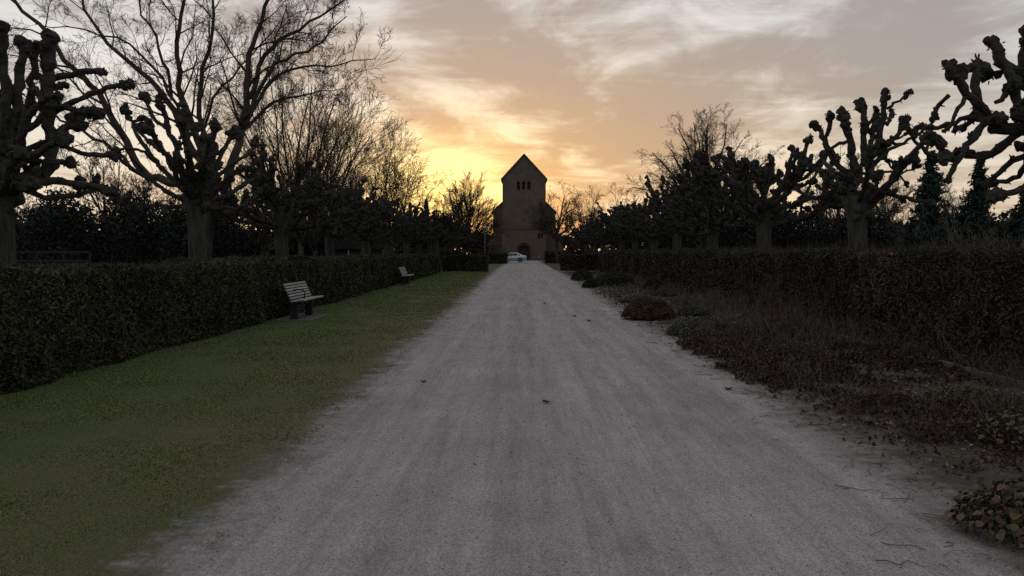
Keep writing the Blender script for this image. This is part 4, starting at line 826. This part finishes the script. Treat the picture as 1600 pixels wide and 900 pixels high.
mb = MB(); leaves(mb, np.stack([x, y, np.maximum(bed_z(x, y), .006) + .008 + .012 * rng.rand(n)], 1), (.010 + .028 * rng.rand(n) ** 3) * np.sqrt(np.maximum(y, 5) / 5), 1.5, 1.6, .7)
tag(mb.build('leaf_litter', litterm), 'scattered brown leaf litter over the bare planting bed', 'leaf litter', kind='stuff')
mb = MB()
for i in range(480):
    y_ = 3.6 * (24 / 3.6) ** rng.rand(); x_ = float(ER(np.array([y_]))[0]) + rng.normal() * .35 + .25; L_ = .06 + .20 * rng.rand() ** 2; a = rng.rand() * 6.28; d = np.array([math.cos(a), math.sin(a), .06]); p = np.array([x_, y_, max(.004, float(bed_z(np.array([x_]), np.array([y_]))[0])) + .006]); w_ = (.0012 + .0016 * rng.rand()) * (y_ / 4) ** .5
    mb.tube([p - d * L_ / 2 * (1, 1, 0), p + rng.normal(size=3) * (.012, .012, .0) + (0, 0, .008), p + d * L_ / 2], [w_, w_, w_ * .5], 3)
tag(mb.build('fallen_twigs', drytwig), 'small fallen twigs strewn along the ragged right edge of the path', 'twigs', kind='stuff')
# withered reddish ground cover
n = 85000; y = 5.4 + 10.2 * rng.rand(n) ** .8; e = ER(y); x = e + .05 + rng.rand(n) * (5.75 - e)
den = .5 * vnoise2(x, y, 42, .8) + .35 * vnoise2(x, y, 43, 2.0) + .35 - .45 * np.exp(-((x - 4.9) / .9) ** 2 - ((y - 9.2) / 1.1) ** 2) - .6 * np.exp(-((x - 3.0) / .5) ** 2 - ((y - 6.6) / 1.0) ** 2) + .35 * np.exp(-((x - 3.3) / .7) ** 2 - ((y - 11) / 2.2) ** 2)
den -= .5 * np.clip((y - 14) / 1.5, 0, 1); den -= .55 * np.clip(1 - (x - e) / .45, 0, 1); den += .35 * vnoise2(x, y, 44, 5.0) - .12; keep = rng.rand(n) < np.clip(den * 1.5, 0, 1); x, y, den = x[keep], y[keep], den[keep]; n = len(x)
hh = np.clip(den, 0, .8) * .19; mb = MB(); leaves(mb, np.stack([x, y, bed_z(x, y) + hh * rng.rand(n) ** .6], 1), (.012 + .019 * rng.rand(n)) * np.sqrt(y / 5), 1.6, .5, .5)
for i in range(5200):
    j = rng.randint(n); p = np.array([x[j], y[j], bed_z(x[j:j + 1], y[j:j + 1])[0]]); q = p + rng.normal(size=3) * (.05, .05, .0) + (0, 0, .06 + hh[j] * 1.4 * rng.rand()); mb.tube([p, (p + q) / 2 + rng.normal(size=3) * .012, q], [.003, .0026, .0016], 3)
tag(mb.build('withered_ground_cover', coverm), 'withered red-brown ground cover filling the bed right of the path', 'ground cover', kind='stuff')
n = 3400; y = 5.6 * (45 / 5.6) ** rng.rand(n); e = ER(y); x = e + .15 + (6.15 - e - .15) * rng.rand(n) ** .55; dn = vnoise2(x, y, 46, .9) + .5 * vnoise2(x, y, 47, 2.5) + 1.3 * np.clip((x - 5.3) / .7, 0, 1); kp = dn > .12; x, y, dn = x[kp], y[kp], dn[kp]; mb = MB(); z0 = bed_z(x, y)
for i in range(len(x)):
    hh_ = (.12 + .36 * rng.rand() * min(1.2, dn[i] + .3)) * (.7 if x[i] < 4 else 1.1); k = (y[i] / 6) ** .5; p = np.array([x[i], y[i], z0[i] - .01])
    for j in range(3):
        d = unit(rng.normal(size=3) * .38 + (0, 0, 1)); q = p + d * hh_ * (.6 + .5 * rng.rand()); m_ = (p + q) / 2 + rng.normal(size=3) * .02; mb.tube([p, m_, q], [.0032 * k, .0026 * k, .0012 * k], 3)
        for f in range(2): b_ = m_ + (q - m_) * rng.rand(); mb.tube([b_, b_ + unit(d + rng.normal(size=3) * .7) * hh_ * .3], [.002 * k, .001 * k], 3)
tag(mb.build('dead_stems', drytwig), 'dry grey-brown dead stems standing through the planting bed', 'dead stems', kind='stuff')
def mound(name, loc, w, h, n, m, label, seed, size=.03, spiky=True, cat='plant', group=None, deep=1.0):
    global rng
    keep = rng; rng = np.random.RandomState(seed); root = empty(name, loc); mb = MB()
    a = rng.rand(n) * 6.28; rr = rng.rand(n) ** .5; ex = np.cos(a) * rr * w / 2; ey = np.sin(a) * rr * w * .42 * deep; top = h * np.sqrt(np.maximum(0, 1 - rr ** 2.4)) * (.85 + .15 * vnoise2(ex, ey, seed, 6)) + .02
    z = top * (.55 + .45 * rng.rand(n)); leaves(mb, np.stack([ex, ey, z], 1), size * (.6 + .8 * rng.rand(n)), 2.4, .4); tag(mb.build('foliage', m, root), kind='stuff')
    st = MB()
    for i in range(int(90 + 160 * w)):
        t_ = rng.rand() * 6.28; r_ = rng.rand() ** .5; e_ = np.array([math.cos(t_) * r_ * w * .5, math.sin(t_) * r_ * w * .42 * deep, h * math.sqrt(max(0, 1 - r_ ** 2.4)) * (1.0 + .12 * rng.rand()) + .03]); b_ = e_ * (.45, .45, 0) + (0, 0, -.01)
        st.tube([b_, (b_ + e_) / 2 + (0, 0, .1 * h), e_], [.005, .004, .002], 3)
    st.build('stem', drytwig if m is tuftm else twigm, root, True); rng = keep; return tag(root, label, cat, group)
mound('heather_mound', (2.98, 18.4, .02), 1.25, .46, 9000, heathm, 'rounded brown heather mound at the path edge', 301, .035)
mound('low_bush', (3.05, 34.5, .02), .8, .36, 3500, darkbush, 'small dark round bush touching the path beyond the heather mound', 302, .045)
mound('low_bush', (4.25, 36, .02), 2.0, .62, 6000, darkbush, 'wide dark bush right of the small round bush at the path', 303, .05)
mound('low_bush', (5.3, 31.5, .02), .85, .5, 3500, darkbush, 'small dark bush close to the foot of the right hedge', 304, .045)
mound('low_bush', (3.3, 43, .02), 1.2, .6, 3500, darkbush, 'farthest dark bush at the right path edge', 305, .05)
for i, (x_, y_, w_, h_, lb) in enumerate([(3.25, 14.9, 1.0, .24, 'grey-green dry tuft beside the path in front of the heather mound'), (4.3, 19.5, .9, .22, 'grey-green dry tuft to the right of the heather mound'), (3.9, 16.6, .6, .18, 'small grey-green dry tuft behind the larger one by the path'), (3.6, 24, 1.1, .22, 'dry straw tuft behind the heather mound'), (4.9, 23.5, .8, .2, 'dry straw tuft between heather mound and hedge'), (5.0, 27.5, 1.0, .25, 'dry straw tuft farther along the hedge foot')]):
    mound('dry_tuft', (x_, y_, .02), w_, h_, 3000, tuftm, lb, 310 + i, .026)
def bare_shrub(loc, h, w, ns, seed, label, m=drytwig, P=None):
    global rng
    keep = rng; rng = np.random.RandomState(seed); root = empty('bare_shrub', loc); Q = dict(DEF); Q.update(dict(nc=[4, 3, 2, 2], ang=.45, wig=.08, up=.04, rmin=.0022, rat=[.45, .5, .5, .5])); Q.update(P or {})
    for i in range(ns):
        mb = MB(); a = rng.rand() * 6.28; r_ = rng.rand() * w * .2; sp_ = rng.rand() * .55; grow(mb, np.array([math.cos(a) * r_, math.sin(a) * r_, -.02]), (math.cos(a) * sp_, math.sin(a) * sp_, 1), h * (.65 + .4 * rng.rand()), .008 + .004 * rng.rand(), 0, 2, Q); mb.build('stem', m, root, True)
    rng = keep; return tag(root, label, 'shrub')
redtw = mat('red_twig', [(0.2, (0.045, 0.028, 0.022)), (0.8, (0.10, 0.062, 0.048))], 4, 3, 0.9)
bare_shrub((4.35, 13.4, .02), 1.15, 1.0, 15, 321, 'bare upright reddish shrub growing in the middle of the bed', redtw)
bare_shrub((5.3, 14.6, .02), 1.0, .7, 7, 322, 'thin bare shrub against the right hedge behind the reddish one', redtw)
bare_shrub((10.2, 17.0, 0), 2.1, 2.0, 7, 323, 'bare shrub poking above the right hedge near the conifers', drytwig, dict(rmin=.004, nc=[6, 4, 3, 2]))
for i, (x_, y_) in enumerate([(13.5, 24), (12.0, 22), (15.5, 26), (17, 24)]): t = bare_shrub((x_, y_, 0), 2.3, 2.2, 8, 330 + i, 'twiggy bare shrub behind the right hedge below the conifers', drytwig, dict(rmin=.004, nc=[6, 4, 3, 2])); t['group'] = 'shrubs below the conifers'

# leafy clumps at the lower right, each leaf its own piece
def leaf_mesh(seed):
    r_ = np.random.RandomState(seed); n = 7; m_ = 5; mb = MB(); t_ = np.linspace(0, 1, n)[:, None]; u_ = np.linspace(-1, 1, m_)[None]
    wd = .5 * np.sin(np.pi * np.clip(t_ * .93 + .05, 0, 1)) ** .75; Y = t_ + 0 * u_; X = wd * u_ + .03 * r_.normal(size=(n, m_)); Z = .22 * np.abs(u_) * wd - .35 * t_ ** 2 * (.5 + r_.rand()) + .07 * np.sin(t_ * 9 + u_ * 3) + .03 * r_.normal(size=(n, m_)); grid(mb, X, Y, Z); return mb.mesh('leaf', bergm, True)
LM = [leaf_mesh(i) for i in range(6)]
undm = mat('clump_under_leaf', [(0.1, (0.03, 0.022, 0.014)), (0.4, (0.05, 0.052, 0.020)), (0.7, (0.10, 0.058, 0.030)), (0.95, (0.22, 0.16, 0.10))], 3, 3, .8, island=.8)
def clump(loc, wx, wy, h, n, size, seed, label):
    r_ = np.random.RandomState(seed); root = empty('leafy_plant', loc); tag(root, label, 'plant'); stm = MB()
    for i in range(n):
        a = r_.rand() * 6.28; rr = r_.rand() ** .5; x, y = math.cos(a) * rr * wx, math.sin(a) * rr * wy; z = h * math.sqrt(max(0, 1 - rr ** 2.2)) * (.55 + .5 * r_.rand()) + .03
        o = bpy.data.objects.new('leaf', LM[r_.randint(6)]); link(o, root); o.location = (x, y, z); s_ = size * (.6 + .7 * r_.rand()); o.scale = (s_, s_, s_)
        o.rotation_euler = (R(-20 + 55 * (r_.rand() - .5)), R(40 * (r_.rand() - .5)), a - math.pi / 2 + (r_.rand() - .5) * 1.8)
        if i % 2: stm.tube([(x * .6, y * .6, -.02), (x * .85, y * .85, z * .6), (x, y, z)], [.004, .003, .002], 4)
    stm.build('stem', redtw, root, True)
    m_ = n * 6; a = r_.rand(m_) * 6.28; rr = r_.rand(m_) ** .5; zt = h * np.sqrt(np.maximum(0, 1 - rr ** 2.2)) * (.35 + .6 * r_.rand(m_)) + .015; mb = MB()
    leaves(mb, np.stack([np.cos(a) * rr * wx, np.sin(a) * rr * wy, zt], 1), size * (.35 + .5 * r_.rand(m_)), 1.5, .6, .5); tag(mb.build('foliage', undm, root), kind='stuff')
clump((2.98, 4.38, .0), .50, .42, .27, 300, .046, 401, 'clump of red and green leathery leaves in the lower right corner')
clump((4.25, 6.3, .02), .55, .5, .28, 260, .045, 402, 'yellow-green leafy clump behind the corner clump at the right edge')
clump((4.6, 8.2, .02), .35, .3, .14, 90, .04, 403, 'small reddish leaf clump farther back in the bed')

# ------------------------------------------------------------------ leaves and twigs lying on the path
def dry_leaf(x, y, s, rz, label, z=.012):
    o = bpy.data.objects.new('dry_leaf', DL[int(x * 7 + y * 3) % 3]); link(o); o.location = (x, y, z); o.scale = (s, s, s); o.rotation_euler = (R(8), R(6), rz); tag(o, label, 'leaf', 'leaves lying on the path')
def dl_mesh(seed):
    r_ = np.random.RandomState(seed); n = 7; m_ = 5; mb = MB(); t_ = np.linspace(-.5, .5, n)[:, None]; u_ = np.linspace(-1, 1, m_)[None]; wd = .34 * np.cos(np.pi * t_ * .95) ** .6
    X = t_ + 0 * u_; Y = wd * u_ + .04 * r_.normal(size=(n, m_)); Z = .30 * np.abs(u_) ** 2 * wd * 2 * (.5 + r_.rand()) + .6 * t_ ** 2 + .04 * r_.normal(size=(n, m_)); grid(mb, X, Y, Z); return mb.mesh('dry_leaf', deadm, True)
DL = [dl_mesh(i + 9) for i in range(3)]
dry_leaf(.25, 8.17, .085, .3, 'curled dead leaf lying in the middle of the path, nearest one'); dry_leaf(-1.21, 9.46, .08, .1, 'thin dead leaf on the left half of the path')
dry_leaf(1.28, 19.1, .12, 1.0, 'dead leaf far up the path, left of a pair'); dry_leaf(1.54, 17.9, .13, 2.0, 'dead leaf far up the path, right of a pair near the heather mound'); dry_leaf(.67, 23.8, .12, .7, 'farthest dead leaf near the middle of the path')
dry_leaf(2.39, 9.0, .11, 2.2, 'dead leaf at the right edge of the path by the ground cover'); dry_leaf(-.35, 5.75, .03, .4, 'tiny dead leaf fragment on the near path')
for i, (x, y, L, rz, lb) in enumerate([(2.05, 4.15, .22, -.35, 'short dark twig on the path left of the corner leaf clump'), (2.32, 4.2, .09, 1.2, 'short pale twig beside the corner leaf clump'), (1.95, 3.95, .26, -.25, 'dark twig on the path at the bottom right'), (2.25, 5.2, .28, -.3, 'thin curved twig at the path edge above the corner clump')]):
    r_ = np.random.RandomState(i); mb = MB(); p = np.stack([np.linspace(-L / 2, L / 2, 6), .02 * r_.normal(size=6), .006 + .004 * r_.rand(6)], 1); mb.tube(list(p), [.0028, .0027, .0025, .0022, .0018, .001], 5); o = mb.build('twig', drytwig if i == 1 else deadm, None, True); o.location = (x, y, .006); o.rotation_euler.z = rz; tag(o, lb, 'twig')
# loose grit on the path
n = 11000; y = 3.2 * (20 / 3.2) ** rng.rand(n); x = EL(y) + .05 + rng.rand(n) * (ER(y) - EL(y) - .05); iv = np.array([(1, 0, 0), (-1, 0, 0), (0, 1, 0), (0, -1, 0), (0, 0, 1), (0, 0, -.4)]); it = np.array([(0, 2, 4), (2, 1, 4), (1, 3, 4), (3, 0, 4), (2, 0, 5), (1, 2, 5), (3, 1, 5), (0, 3, 5)])
sz = (.0016 + .0052 * rng.rand(n) ** 4) * np.sqrt(np.maximum(y, 4) / 4); P = np.stack([x, y, .0045 + 0 * x], 1); V = P[:, None] + iv[None] * (.7 + .6 * rng.rand(n, 6, 1)) * sz[:, None, None]; mb = MB(); mb.raw(V, None, ((np.arange(n) * 6)[:, None, None] + it[None]).reshape(-1, 3))
gritm = mat('grit_stone', [(0.1, (0.10, 0.10, 0.098)), (0.5, (0.26, 0.25, 0.24)), (0.9, (0.52, 0.51, 0.49))], 3, 2, 0.9, island=1.0)
tag(mb.build('gravel', gritm), 'loose grit scattered over the near part of the path', 'gravel', kind='stuff')
